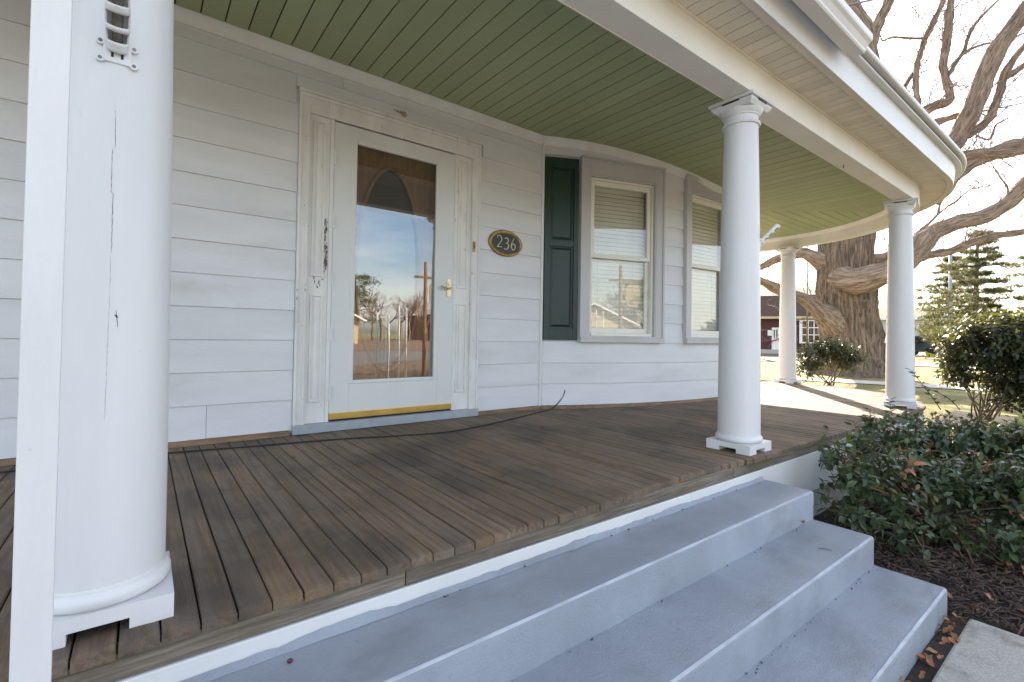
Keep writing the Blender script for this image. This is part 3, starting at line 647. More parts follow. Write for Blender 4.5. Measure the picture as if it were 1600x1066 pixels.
# ------------------------------------------------------------------ columns
def column(name, label, cx, cy, ang, seams=True):
    c = thing('porch_column', label, 'column', (cx, cy, DECK), 'white porch columns')
    ca, sa = math.cos(ang), math.sin(ang)
    T = lambda p: Vector((cx+ca*p.x-sa*p.y, cy+sa*p.x+ca*p.y, p.z))
    h = .14; m_ = MB(T); z = DECK
    wf_ = .085; zn, zt_ = z+.026, z+.058; q = h-wf_
    for rot in range(4):
        cr_, sr_ = [(1, 0), (0, 1), (-1, 0), (0, -1)][rot]; RT = lambda x_, y_, z_: (cr_*x_-sr_*y_, sr_*x_+cr_*y_, z_)
        m_.add([RT(*p) for p in ((-h, -h, z), (-q, -h, z), (-q, -h, zn), (q, -h, zn), (q, -h, z), (h, -h, z), (h, -h, zt_), (-h, -h, zt_))], [tuple(range(8))])
        m_.add([RT(*p) for p in ((-q, -h, z), (-q, -q, z), (-q, -q, zn), (-q, -h, zn))], [(3, 2, 1, 0)]); m_.add([RT(*p) for p in ((q, -h, z), (q, -q, z), (q, -q, zn), (q, -h, zn))], [(0, 1, 2, 3)])
    m_.add([(-h, -h, zt_), (h, -h, zt_), (h, h, zt_), (-h, h, zt_)], [(0, 1, 2, 3)]); m_.add([(-h, -h, zn), (h, -h, zn), (h, h, zn), (-h, h, zn)], [(3, 2, 1, 0)])
    m_.build('plinth', M['column'], c)
    tor = [(.118, z+.058), (.132, z+.060), (.1385, z+.070), (.1385, z+.082), (.132, z+.093), (.127, z+.0965), (.127, z+.103), (.12, z+.112)]
    m_ = MB(); m_.lathe(tor, cx, cy, 56); m_.build('base_ring', M['column'], c, smooth=True, sharp=50)
    zt = 2.655; prof = []
    for k in range(25):
        t = k/24; r = .1255-.0245*(t**1.7) if t > 0 else .1255
        prof.append((r, DECK+.10+(zt-DECK-.10)*t))
    m_ = MB(); m_.lathe(prof, cx, cy, 64); sh = m_.build('shaft', M['column'], c, smooth=True, sharp=60)
    m_ = MB(); m_.lathe([(.10, zt-.002), (.112, zt), (.1155, zt+.008), (.112, zt+.017), (.102, zt+.02), (.101, zt+.055), (.108, zt+.058), (.108, zt+.066), (.114, zt+.072), (.124, zt+.087), (.128, zt+.098), (.10, zt+.1)], cx, cy, 56); m_.build('capital', M['column'], c, smooth=True, sharp=40)
    m_ = MB(T); zt += .094
    m_.loft([[(-a_, -a_, z_), (a_, -a_, z_), (a_, a_, z_), (-a_, a_, z_)] for a_, z_ in ((.112, zt), (.118, zt+.006), (.132, zt+.024), (.134, zt+.034))]); m_.box(-.127, .127, -.127, .127, zt+.034, zt+.04)
    m_.box(-.145, .145, -.145, .145, zt+.040, 2.8085); ab = m_.build('abacus', M['column'], c, bevel=.002)
    m_ = MB(T)
    for sx, sy in ((0, -1), (0, 1), (1, 0), (-1, 0)):
        if sx == 0: m_.box(-.055, .055, sy*.1345-.001, sy*.1345+.001, zt+.0285, zt+.0385)
        else: m_.box(sx*.1345-.001, sx*.1345+.001, -.055, .055, zt+.0285, zt+.0385)
    m_.build('vent_slot', M['gap'], ab)
    return c, sh, lambda z_: .1255-.0245*(max(0, (z_-DECK-.1)/(2.655-DECK-.1))**1.7)
c1, sh1, rad = column('a', 'thick cracked white column nearest the camera, behind the square post', -.065, 1.578, 0)
c2, sh2, _ = column('b', 'white round column standing at the top of the grey steps', 3.04, 1.555, 0)
c3, sh3, _ = column('c', 'white column at the rounded porch corner in front of the huge tree', 6.51, 1.560, R(14))
c4, sh4, _ = column('d', 'farthest white column beside the small bush, near the maroon building', 8.395, 3.49, R(80))
# long hairline crack and knocks on the near column
def on_shaft(px, py, cx, cy, out=.0004):
    r_ = ray(px, py); 
    z_ = 1.6
    for _ in range(6):
        rr = rad(z_)+out; a_ = r_.x**2+r_.y**2; b_ = -2*(r_.x*cx+r_.y*cy); c_ = cx*cx+cy*cy-rr*rr
        s_ = (-b_-math.sqrt(max(0, b_*b_-4*a_*c_)))/(2*a_); p_ = EYE+r_*s_; z_ = p_.z
    return p_
def crack(pts, wdt, nm='paint_crack'):
    m_ = MB()
    for i_ in range(len(pts)-1):
        (x0_, y0_), (x1_, y1_) = pts[i_], pts[i_+1]; n_ = max(1, int(abs(y1_-y0_)/5)); prev = None
        for j_ in range(n_+1):
            t = j_/n_; px = x0_+(x1_-x0_)*t+rnd.uniform(-.5, .5); py = y0_+(y1_-y0_)*t; w_ = wdt*rnd.uniform(.25, 1.2)
            if rnd.random() < .12: w_ = .05
            a_ = on_shaft(px-w_, py, -.065, 1.578); b_ = on_shaft(px+w_, py, -.065, 1.578)
            if prev: m_.add([prev[0], prev[1], b_, a_], [(0, 1, 2, 3)])
            prev = (a_, b_)
    return m_.build(nm, M['crack'], sh1)
crack([(180.5, 173), (180, 230), (176, 232), (173.5, 300), (176.5, 302), (174, 395)], .42); crack([(173, 400), (171, 470), (167, 560), (166, 600), (163, 655)], .2); crack([(181, 485), (184, 512)], .45); crack([(180, 492), (183, 497)], 1.8); crack([(159, 905), (166, 908), (176, 907)], .3)

# bolted flag-pole brackets on two of the columns
def bracket(label, cx, cy, az, zb, lean=R(42)):
    b = thing('flag_bracket', label, 'flagpole holder', (cx, cy, zb), 'flagpole brackets on the columns')
    r0 = rad(zb+.05); ca, sa = math.cos(az), math.sin(az)
    T = lambda p: Vector((cx+ca*(r0+p.y)-sa*p.x, cy+sa*(r0+p.y)+ca*p.x, zb+p.z))   # local y outwards, x sideways
    m_ = MB(T)
    m_.box(-.026, .026, -.01, .004, .0, .052)
    pl = m_.build('back_plate', M['white_metal'], b, bevel=.002)
    for sx in (-1, 1):
        for z_ in (.004, .044):
            m_ = MB(T); m_.loft([[(sx*.031+.0085*math.cos(2*math.pi*k/14), y_, z_+.0085*math.sin(2*math.pi*k/14)) for k in range(14)] for y_ in (-.012, .0045)]); e_ = m_.build('screw_lug', M['white_metal'], b, smooth=True, sharp=40)
            m_ = MB(T); m_.loft([[(sx*.031+.004*math.cos(2*math.pi*k/10), y_, z_+.004*math.sin(2*math.pi*k/10)) for k in range(10)] for y_ in (.0044, .0056)]); m_.build('screw', M['steel'], e_, smooth=True, sharp=40)
    # open cast socket: a tapering oval sleeve with windows through its front
    m_ = MB(); n_ = 20; nl = 26; rings = []; u0 = Vector((0, .002, .028)); dirv = Vector((0, math.cos(lean)*.85, math.sin(lean))).normalized(); nv = Vector((0, -dirv.z, dirv.y))
    idx = {}
    vs = []; fs = []
    for i_ in range(nl+1):
        t = i_/nl; c_ = u0+dirv*(.002+.150*t); rx = .019+.004*math.sin(t*3.1); rn = .016
        for k in range(n_):
            a_ = 2*math.pi*k/n_; v = c_+Vector((1, 0, 0))*rx*math.cos(a_)+nv*rn*math.sin(a_); vs.append(T(v))
    for i_ in range(nl):
        for k in range(n_):
            front = 11 <= k <= 18          # side turned down and outwards
            hole = front and (4 <= i_ <= 7 or 10 <= i_ <= 14 or 18 <= i_ <= 22)
            if not hole: fs.append((i_*n_+k, i_*n_+(k+1) % n_, (i_+1)*n_+(k+1) % n_, (i_+1)*n_+k))
    m_ = MB(); m_.add(vs, fs); s_ = m_.build('socket', M['white_metal'], b, smooth=True)
    md = s_.modifiers.new('thickness', 'SOLIDIFY'); md.thickness = .0035
    m_ = MB(); m_.tube([T(u0+dirv*.02), T(u0+dirv*.13)], .010, 12); m_.build('pole_stub', M['steel'], b, smooth=True, sharp=40)
    m_ = MB(T)
    for sx in (-.009, .009): m_.box(sx-.0025, sx+.0025, .0035, .0046, .012, .030)
    m_.build('plate_slot', M['gap'], b)
    return b
p_ = on_shaft(183, 100, -.065, 1.578)
bracket('white cast metal flag bracket screwed to the thick cracked column', -.065, 1.578, math.atan2(p_.y-1.578, p_.x+.065), p_.z)
p2 = at(1181, 388, 3.09); bracket('small white metal flag bracket on the column at the steps', 3.04, 1.555, R(-52), p2.z)

# square post in front of the near column, standing on the top step
pst = thing('square_post', 'plain white square wooden post in front of the thick column', 'post', (-.131, 1.13, .443))
pa = R(6.2); PT = lambda p: Vector((-.1335+math.cos(pa)*p.x-math.sin(pa)*p.y, 1.108+math.sin(pa)*p.x+math.cos(pa)*p.y, p.z))
m_ = MB(PT); m_.box(-.0250, .0250, 0, .05, .443, 3.3); m_.build('shaft', M['post'], pst, bevel=.0025)
m_ = MB(PT); m_.box(-.0285, .0285, -.004, .054, .4425, .475); m_.build('post_foot', M['post'], pst, bevel=.002)

# ------------------------------------------------------------------ concrete steps
stp = thing('front_steps', 'three blue grey painted concrete steps up to the porch', 'steps', (1.4, .95, 0))
def step(z, nose, backy, x1, zb):
    m_ = MB(); nxs = 60; x0 = -.35
    prof = [(backy, z), (nose+.05, z), (nose+.012, z-.001), (nose+.004, z-.004), (nose, z-.012), (nose+.002, zb)]
    rings = []
    for i_ in range(nxs+1):
        x_ = x0+(x1-x0)*i_/nxs; rg = []
        for y_, z_ in prof:
            e_ = .003*noise.noise(Vector((x_*5, y_*7, z_*5))); rg.append((x_, y_+e_*(1 if y_ < backy-.01 else 0), z_+e_*.6))
        rg.append((x_, backy, zb)); rings.append(rg)
    m_.loft(rings); return m_.build('step', M['step'], stp, smooth=True, sharp=50, bevel=.005)
step(.443, 1.109, 1.388, 3.012, -.05); step(.289, .822, 1.13, 2.998, -.05); step(.142, .540, .845, 3.008, -.05)
for z_, y_, x1_ in ((.443, 1.109, 3.0), (.289, .822, 2.99), (.142, .540, 3.0)):  # thin uneven strip on each nose: highlight of the rounded edge, painted lighter
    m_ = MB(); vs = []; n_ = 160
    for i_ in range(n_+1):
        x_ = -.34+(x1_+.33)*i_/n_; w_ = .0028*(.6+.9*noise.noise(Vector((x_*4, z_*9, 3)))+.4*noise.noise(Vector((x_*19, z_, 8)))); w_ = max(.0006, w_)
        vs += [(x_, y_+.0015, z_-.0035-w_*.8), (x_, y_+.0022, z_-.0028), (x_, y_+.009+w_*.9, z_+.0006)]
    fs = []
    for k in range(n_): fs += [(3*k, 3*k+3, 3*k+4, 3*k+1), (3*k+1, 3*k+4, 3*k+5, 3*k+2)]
    m_.add(vs, fs); m_.build('nose_highlight', M['step_highlight'], stp, smooth=True)
m_ = MB()
for i_ in range(110):
    z_, yb_ = rnd.choice(((.289, 1.109), (.142, .822), (.142, .822), (.443, 1.385))); x_ = rnd.uniform(.2, 2.98); y_ = yb_-abs(rnd.gauss(0, .012))-.004; s_ = rnd.uniform(.001, .0042)
    m_.tube([(x_-s_, y_, z_+s_*.4), (x_, y_+s_*.3, z_+s_), (x_+s_*rnd.uniform(.5, 2), y_-s_*.5, z_+s_*.4)], [s_*.3, s_*.7, s_*.2], 5)
m_.build('crumbs', M['mulch'], stp, kind='stuff')
# ragged line of old paint where the top step meets the skirt
m_ = MB(); vs = []; n_ = 120
for i_ in range(n_+1):
    x_ = -.3+3.3*i_/n_; hgt = .012+.016*max(0, noise.noise(Vector((x_*3.1, 0, 4))))+.006*noise.noise(Vector((x_*21, 0, 1)))
    vs += [(x_, 1.368+.006*noise.noise(Vector((x_*9, 2, 1))), .4437), (x_, 1.3882, .4445+max(.002, hgt))]
m_.add(vs, [(2*k, 2*k+2, 2*k+3, 2*k+1) for k in range(n_)]); m_.build('paint_line', M['step'], stp)

# ------------------------------------------------------------------ house number
pq = thing('number_plaque', 'oval black house number plaque reading 236 with a brass rim', 'house number', (2.605, WALL-.02, 2.13))
def ell(a_, b_, y_, n_=48): return [(2.605+a_*math.cos(2*math.pi*k/n_), y_, 2.131+b_*math.sin(2*math.pi*k/n_)) for k in range(n_)]
m_ = MB(); m_.loft([ell(.19, .118, WALL-.010), ell(.193, .120, WALL-.022), ell(.186, .114, WALL-.032), ell(.166, .094, WALL-.034), ell(.159, .087, WALL-.028), ell(.15, .08, WALL-.026)]); m_.build('rim', M['oldbrass'], pq, smooth=True, sharp=50)
m_ = MB(); m_.loft([ell(.160, .088, WALL-.0265), ell(.160, .088, WALL-.029)]); m_.build('field', M['black'], pq)
def digit(strokes, ox, oz):
    m_ = MB()
    for st_ in strokes:
        n_ = len(st_); ps_ = []
        for i_ in range(n_-1):            # Catmull-Rom through the stroke points
            p0, p1, p2_, p3 = st_[max(0, i_-1)], st_[i_], st_[i_+1], st_[min(n_-1, i_+2)]
            for j_ in range(5):
                t = j_/5; f_ = lambda a_, b_, c_, d_: .5*(2*b_+(c_-a_)*t+(2*a_-5*b_+4*c_-d_)*t*t+(3*b_-a_-3*c_+d_)*t**3)
                ps_.append((f_(p0[0], p1[0], p2_[0], p3[0]), f_(p0[1], p1[1], p2_[1], p3[1])))
        ps_.append(st_[-1])
        rr = [.0052*(.55+.45*math.sin(math.pi*min(1, (i_+2)/(len(ps_)+2)))) for i_ in range(len(ps_))]
        m_.tube([(ox+x_*.062, WALL-.030, oz+z_*.105) for x_, z_ in ps_], rr, 8)
    return m_.build('digit', M['cream'], pq, smooth=True)
digit([[(-.40, .28), (-.28, .46), (.05, .5), (.34, .36), (.36, .12), (.1, -.14), (-.25, -.36), (-.42, -.48)], [(-.42, -.48), (.0, -.46), (.44, -.47)]], 2.528, 2.139)
digit([[(-.36, .40), (.0, .5), (.30, .38), (.28, .16), (-.04, .03), (-.1, .02)], [(-.1, .02), (.26, -.02), (.38, -.24), (.16, -.46), (-.2, -.5), (-.42, -.42)]], 2.607, 2.128)
digit([[(.22, .52), (-.1, .30), (-.34, -.02), (-.36, -.28), (-.16, -.48), (.12, -.48), (.34, -.3), (.32, -.08), (.08, .02), (-.18, -.04), (-.33, -.2)]], 2.685, 2.132)

# ------------------------------------------------------------------ cable and small litter on the porch
cpts = [on_z(px, py, DECK+.006) for px, py in ((-60, 741), (0, 738), (120, 722), (262, 708), (400, 697), (520, 687), (620, 681), (690, 676), (740, 668), (790, 657), (835, 646))]
cpts += [Vector((3.10, 3.40, .60)), Vector((3.19, 3.41, .64)), Vector((3.25, 3.405, .70)), Vector((3.268, 3.395, .755)), Vector((3.275, 3.41, .783))]
def smooth_pts(P, k=5):
    out = []
    for i_ in range(len(P)-1):
        p0, p1, p2_, p3 = P[max(0, i_-1)], P[i_], P[i_+1], P[min(len(P)-1, i_+2)]
        for j_ in range(k):
            t = j_/k; out.append(.5*(2*p1+(p2_-p0)*t+(2*p0-5*p1+4*p2_-p3)*t*t+(3*p1-p0-3*p2_+p3)*t**3))
    out.append(P[-1]); return out
m_ = MB(); m_.tube(smooth_pts(cpts, 6), .0048, 8); cb = m_.build('cable', M['rubber'], smooth=True); tag(cb, 'thin black cable lying across the deck and into the wall', 'cable')

# leaves -------------------------------------------------------------
def leaf_verts(L_, W_, fold=.25, curl=.2, n=4):
    "ovate leaf along +x, two quads wide, creased along its midrib"
    v = []; f = []
    for i_ in range(n+1):
        t = i_/n; wd = W_*math.sin(math.pi*min(1, t*.92+.06))**.8*(1-.25*t) if 0 < i_ < n else W_*.04
        x_ = L_*t; z_ = -curl*L_*t*t
        v += [(x_, -wd/2, z_+wd*fold*.5), (x_, 0, z_), (x_, wd/2, z_+wd*fold*.5)]
    for i_ in range(n):
        a_ = i_*3; f += [(a_, a_+1, a_+4, a_+3), (a_+1, a_+2, a_+5, a_+4)]
    return v, f
def dry_leaf_mesh(k):
    r_ = random.Random(k); v, f = leaf_verts(1, .62, .5*r_.uniform(.2, 1.4), r_.uniform(-.45, .5), 4)
    v = [(x_, y_*(1+.35*math.sin(x_*9+k)), z_+.12*math.sin(x_*6+k)+.25*abs(y_)) for x_, y_, z_ in v]
    me = bpy.data.meshes.new('dry_leaf'); me.from_pydata(v, [], f); me.materials.append(M['litter']); me.polygons.foreach_set('use_smooth', [True]*len(f)); return me
DRY = [dry_leaf_mesh(k) for k in range(5)]
def fallen(p, size, label, group, k=None):
    o = bpy.data.objects.new('fallen_leaf', DRY[k if k is not None else rnd.randrange(5)]); COL.objects.link(o)
    o.location = p; s_ = size; o.scale = (s_, s_, s_); o.rotation_euler = (rnd.uniform(-.4, .4), rnd.uniform(-.4, .4), rnd.uniform(0, 6.28)); return tag(o, label, 'leaf', group)
fallen(on_z(851, 669, DECK+.008), .04, 'small pale dry leaf on the deck in front of the bay', None)
fallen(on_z(462, 717, DECK+.006), .03, 'tiny tan scrap of leaf on the deck planks beside the cable', None)
fallen(on_z(1256, 817, .297), .035, 'curled brown leaf in the corner of the middle step', None)
fallen(on_z(1189, 757, .447), .022, 'pale leaf scrap on the top step by the white skirt', None)
fallen(on_z(1070, 752, DECK+.004), .03, 'pale chip lying on the worn deck edge', None)
m_ = MB(); c_ = on_z(453, 1034, .447); m_.loft([[c_+Vector((.0075*math.cos(a_)*s_, .006*math.sin(a_)*s_, z_)) for a_ in [2*math.pi*k_/8 for k_ in range(8)]] for s_, z_ in ((.3, -.004), (1, .001), (.9, .005), (.3, .008))])
sd_ = m_.build('berry', mat('dark_red_berry', (.09, .015, .02), .4), smooth=True); tag(sd_, 'dark red berry lying on the top grey step', 'berry')
m_ = MB(); a_, b_ = on_z(1279, 857, .292), on_z(1300, 860, .292); m_.tube([a_, (a_+b_)/2+Vector((0, .004, .002)), b_], [.0016, .002, .0012], 6); tag(m_.build('twig', M['stem'], smooth=True), 'short bare twig lying on the middle step', 'twig')
# dry leaves drifted between the bottom step and the walkway
for i_ in range(34):
    t = rnd.random()**.8; x_ = 1.95+1.08*t; fallen(Vector((x_, .508+rnd.uniform(-.028, .022), .014+rnd.uniform(0, .025))), rnd.uniform(.03, .055), 'curled brown leaf drifted between bottom step and walkway', 'leaves drifted along the bottom step')
for i_ in range(42):
    x_, y_ = rnd.uniform(3.05, 5.2), rnd.uniform(-.1, 1.0)
    fallen(Vector((x_, y_, gz(x_, y_)+.04)), rnd.uniform(.035, .06), 'dry orange brown leaf lying on the dark mulch', 'fallen leaves on the mulch bed')

# ------------------------------------------------------------------ mulch chips
m_ = MB()
for i_ in range(9000):
    if i_ < 5200: x_, y_ = rnd.uniform(2.9, 4.6), rnd.uniform(-.25, 1.3)
    else: x_, y_ = rnd.uniform(2.9, 8), rnd.uniform(-.6, 1.35)
    if x_ < 3.08 and y_ < .5 and not (y_ > .47): continue
    if x_ < 3.02: continue
    z_ = gz(x_, y_)+.02+rnd.uniform(0, .016); a_ = rnd.uniform(0, 3.14); l_ = rnd.uniform(.008, .034); w_ = rnd.uniform(.0025, .006); h_ = rnd.uniform(-.012, .012)
    dx, dy = math.cos(a_)*l_, math.sin(a_)*l_; nx_, ny_ = -math.sin(a_)*w_, math.cos(a_)*w_
    m_.add([(x_-dx-nx_, y_-dy-ny_, z_-h_), (x_-dx+nx_, y_-dy+ny_, z_-h_), (x_+dx+nx_*.6, y_+dy+ny_*.6, z_+h_), (x_+dx-nx_*.6, y_+dy-ny_*.6, z_+h_), (x_, y_, z_+w_*1.2)], [(0, 1, 4), (1, 2, 4), (2, 3, 4), (3, 0, 4)])
m_.build('mulch', M['mulch'], kind='stuff')

# ------------------------------------------------------------------ shrubs
def rand_dir(r_, upb=0):
    while True:
        v = Vector((r_.uniform(-1, 1), r_.uniform(-1, 1), r_.uniform(-1, 1)))
        if .05 < v.length < 1: v.normalize(); v.z += upb; return v.normalized()
def leaf_frame(p, d, nrm):
    x_ = d.normalized(); z_ = (nrm-x_*nrm.dot(x_)); z_ = z_.normalized() if z_.length > .05 else x_.orthogonal().normalized(); y_ = z_.cross(x_)
    return Matrix(((x_.x, y_.x, z_.x, p.x), (x_.y, y_.y, z_.y, p.y), (x_.z, y_.z, z_.z, p.z), (0, 0, 0, 1)))
def shrub(name, label, cat, blobs, root, n_sprig, leaf_len, mats, n_obj=0, seed=1, ok=lambda p: True, per=7, young=.08, group=None, surf=.55):
    r_ = random.Random(seed); t = thing(name, label, cat, root, group); root = Vector(root)
    stems = MB(); leaves = []; wts = [b[1]*b[1]*b[2] for b in blobs]
    tips = 0
    mains = []
    for i_ in range(max(5, len(blobs)*2)):
        b = blobs[i_ % len(blobs)]; tip = b[0]+Vector((r_.uniform(-.6, .6)*b[1], r_.uniform(-.6, .6)*b[1], r_.uniform(-.3, .5)*b[2]))
        base = root+Vector((r_.uniform(-.14, .14), r_.uniform(-.10, .10), 0)) if len(b) < 4 else Vector(b[3])
        mid = base.lerp(tip, .5)+Vector((r_.uniform(-.08, .08), r_.uniform(-.08, .08), r_.uniform(0, .12)))
        P = smooth_pts([base, base.lerp(mid, .5)+Vector((r_.uniform(-.03, .03), r_.uniform(-.03, .03), .02)), mid, tip], 4); stems.tube(P, [.011*(1-k_/len(P)*.75)*(leaf_len/.055)**.3 for k_ in range(len(P))], 6); mains.append(P)
    while tips < n_sprig:
        b = r_.choices(blobs, wts)[0]; d = rand_dir(r_, .25); rr = r_.uniform(surf, 1)
        p = b[0]+Vector((d.x*b[1]*rr, d.y*b[1]*rr, d.z*b[2]*rr)); tips += 1
        if not ok(p): continue
        sd_ = (d+Vector((r_.uniform(-.6, .6), r_.uniform(-.6, .6), r_.uniform(-.1, .7)))).normalized(); sl = leaf_len*r_.uniform(1.4, 3.2)
        q0 = p-sd_*sl*.6
        stems.tube([q0, p, p+sd_*sl*.4], [leaf_len*.035, leaf_len*.028, leaf_len*.015], 4)
        yr = r_.random(); yg = 1 if yr < young else (2 if yr > .955 and len(mats) > 2 else 0)
        for k_ in range(per):
            pos = q0+sd_*sl*(k_+.5)/per; side = sd_.orthogonal().normalized(); side = Matrix.Rotation(k_*2.4+r_.uniform(-.4, .4), 3, sd_) @ side
            ld = (side*1.0+sd_*r_.uniform(.2, .9)).normalized(); nr = (sd_*.5+Vector((0, 0, .9))-ld*.2+Vector((r_.uniform(-.4, .4), r_.uniform(-.4, .4), 0))).normalized()
            if ok(pos): leaves.append((pos, ld, nr, leaf_len*r_.uniform(.6, 1.15)*(.9 if yg else 1), yg))
    stems.build('stems', M['stem'], t, smooth=True)
    protos = []
    for k_ in range(4):
        v, f = leaf_verts(1, .52+.05*k_, .18+.08*k_, .1+.1*k_); row = []
        for mt_ in mats:
            me = bpy.data.meshes.new('leaf'); me.from_pydata(v, [], f); me.materials.append(mt_); me.polygons.foreach_set('use_smooth', [True]*len(f)); row.append(me)
        protos.append(row)
    leaves.sort(key=lambda l_: (l_[0]-EYE).length)
    if n_obj:
        # the leaves that show largest and stand clear are objects of their own
        front = leaves[:int(len(leaves)*.6)]; r_.shuffle(front); own = front[:n_obj]; ids = set(id(o_) for o_ in own); leaves = [l_ for l_ in leaves if id(l_) not in ids]
        for (p, d, nr, sz, yg) in own:
            o = bpy.data.objects.new('leaf', protos[r_.randrange(4)][yg]); COL.objects.link(o); o.parent = t
            mtx = leaf_frame(p-root, d, nr) @ Matrix.Diagonal((sz, sz, sz, 1)); o.matrix_local = mtx
    for yi_, mt_ in enumerate(mats):
        mb_ = MB()
        for (p, d, nr, sz, yg) in leaves:
            if int(yg) != yi_: continue
            v, f = leaf_verts(sz, sz*r_.uniform(.48, .66), r_.uniform(.1, .45), r_.uniform(0, .35), 3); mtx = leaf_frame(p, d, nr); mb_.add([mtx @ Vector(q_) for q_ in v], f)
        if mb_.v: mb_.build('foliage', mt_, t, smooth=True, kind='stuff')
    return t
def outside_porch(p):
    inside = (p.x < PC[0] and p.y > FRONT-.185) or (p.x >= PC[0] and math.hypot(p.x-PC[0], p.y-PC[1]) < PR+.2)
    if inside and p.z < DECK+.02: return False
    if p.x < 3.06 and p.y > .5: return False
    return p.z > gz(p.x, p.y)+.03
B_ = lambda px, py, d, r_, h_: (at(px, py, d), r_, h_)
fg = [B_(1305, 712, 3.05, .13, .10), B_(1306, 800, 2.85, .11, .12), B_(1350, 700, 3.3, .17, .14), B_(1322, 752, 2.95, .17, .17), B_(1372, 738, 3.15, .22, .2), B_(1345, 790, 2.9, .14, .13), B_(1430, 742, 3.3, .26, .2), B_(1412, 800, 3.0, .18, .13), B_(1492, 760, 3.35, .26, .18),
      B_(1556, 780, 3.2, .28, .22), B_(1612, 770, 3.1, .30, .26), B_(1500, 842, 2.95, .15, .10), B_(1580, 856, 2.75, .16, .12), B_(1505, 872, 2.85, .10, .08), B_(1335, 838, 2.85, .10, .07), B_(1400, 848, 2.9, .13, .08), B_(1452, 884, 2.75, .09, .06), B_(1545, 905, 2.65, .10, .06), B_(1600, 888, 2.7, .13, .09), B_(1452, 690, 4.0, .32, .22), B_(1545, 696, 3.9, .36, .22), B_(1620, 700, 3.7, .34, .22), B_(1385, 682, 3.9, .24, .17)]
pr0 = at(1440, 850, 3.35)
spr = shrub('low_shrub', 'low spreading shrub with glossy dark green leaves beside the grey steps', 'shrub', fg, (pr0.x, pr0.y, gz(pr0.x, pr0.y)), 1120, .064, [M['leaf'], M['leaf_young'], M['litter']], 290, 3, outside_porch, 7, .10, None, .35)
m_ = MB(); tips_ = [(at(1320, 730, 3.45), at(1278, 700, 3.5), at(1232, 684, 3.55)), (at(1345, 720, 3.6), at(1310, 690, 3.7), at(1290, 668, 3.75)), (at(1470, 640, 4.4), at(1450, 612, 4.4), at(1425, 580, 4.4)), (at(1500, 640, 4.4), at(1478, 620, 4.4), at(1440, 604, 4.4)), (at(1395, 660, 4.2), at(1392, 640, 4.25), at(1390, 626, 4.3))]
rl = random.Random(9); lb = MB()
for tri in tips_:
    P = smooth_pts(list(tri), 5); m_.tube(P, [.005*(1-.7*k_/len(P)) for k_ in range(len(P))], 5)
    for k_ in range(2, len(P)):
        for sgn in (-1, 1):
            d_ = (P[k_]-P[k_-1]).normalized(); s_ = d_.cross(Vector((0, 0, 1))).normalized()*sgn; ld = (s_+d_*.6+Vector((0, 0, rl.uniform(-.3, .5)))).normalized()
            v, f = leaf_verts(.06*rl.uniform(.7, 1.1), .034, .3, .2, 3); mt_ = leaf_frame(P[k_], ld, Vector((rl.uniform(-.4, .4), rl.uniform(-.4, .4), 1))); lb.add([mt_ @ Vector(q_) for q_ in v], f)
m_.build('sprig_stems', M['stem'], spr, smooth=True); lb.build('sprig_leaves', M['leaf'], spr, smooth=True, kind='stuff')
b2 = [B_(1535, 535, 6.1, .48, .34), B_(1600, 545, 6.0, .55, .42), B_(1505, 560, 6.2, .36, .3), B_(1660, 560, 6.0, .6, .5), B_(1590, 600, 6.1, .5, .32), B_(1498, 590, 6.2, .26, .18), B_(1570, 512, 6.2, .45, .22), B_(1640, 620, 6.0, .5, .35)]
q_ = at(1535, 690, 6.2)
shrub('tall_bush', 'tall dark camellia bush with bare forked stems beyond the low shrub', 'bush', b2, (q_.x, q_.y, gz(q_.x, q_.y)), 2100, .078, [M['leaf_dark'], M['leaf_olive']], 0, 5, lambda p: p.z > .40 and outside_porch(p), 8, .28, None, .3)
b3 = [B_(1272, 558, 10.6, .40, .32), B_(1318, 560, 10.7, .40, .30), B_(1296, 545, 10.6, .45, .25), B_(1258, 575, 10.5, .25, .28), B_(1333, 552, 10.8, .26, .22)]
q_ = at(1292, 605, 10.6)
shrub('garden_bush', 'rounded olive green bush on thin stems in front of the tree trunk', 'bush', b3, (q_.x, q_.y, gz(q_.x, q_.y)), 620, .085, [M['leaf_olive'], M['leaf_dark']], 0, 8, lambda p: True, 6, .3, None, .45)

# ------------------------------------------------------------------ lawn blades near the porch
m_ = MB(); rg_ = random.Random(4)
for i_ in range(26000):
    px = rg_.uniform(1180, 1500); d = rg_.uniform(9.2, 20); p = at(px, 530, d); x_, y_ = p.x, p.y
    if outside_porch(Vector((x_, y_, .3))) is False: continue
    z_ = gz(x_, y_)-.01; h_ = rg_.uniform(.03, .07); a_ = rg_.uniform(0, 6.28); w_ = .012
    if noise.noise(Vector((x_*.6, y_*.6, 0))) < -.12: continue
    m_.add([(x_-w_*math.cos(a_), y_-w_*math.sin(a_), z_), (x_+w_*math.cos(a_), y_+w_*math.sin(a_), z_), (x_+rg_.uniform(-.04, .04), y_+rg_.uniform(-.04, .04), z_+h_)], [(0, 1, 2)])
m_.build('grass', M['grass'], kind='stuff')

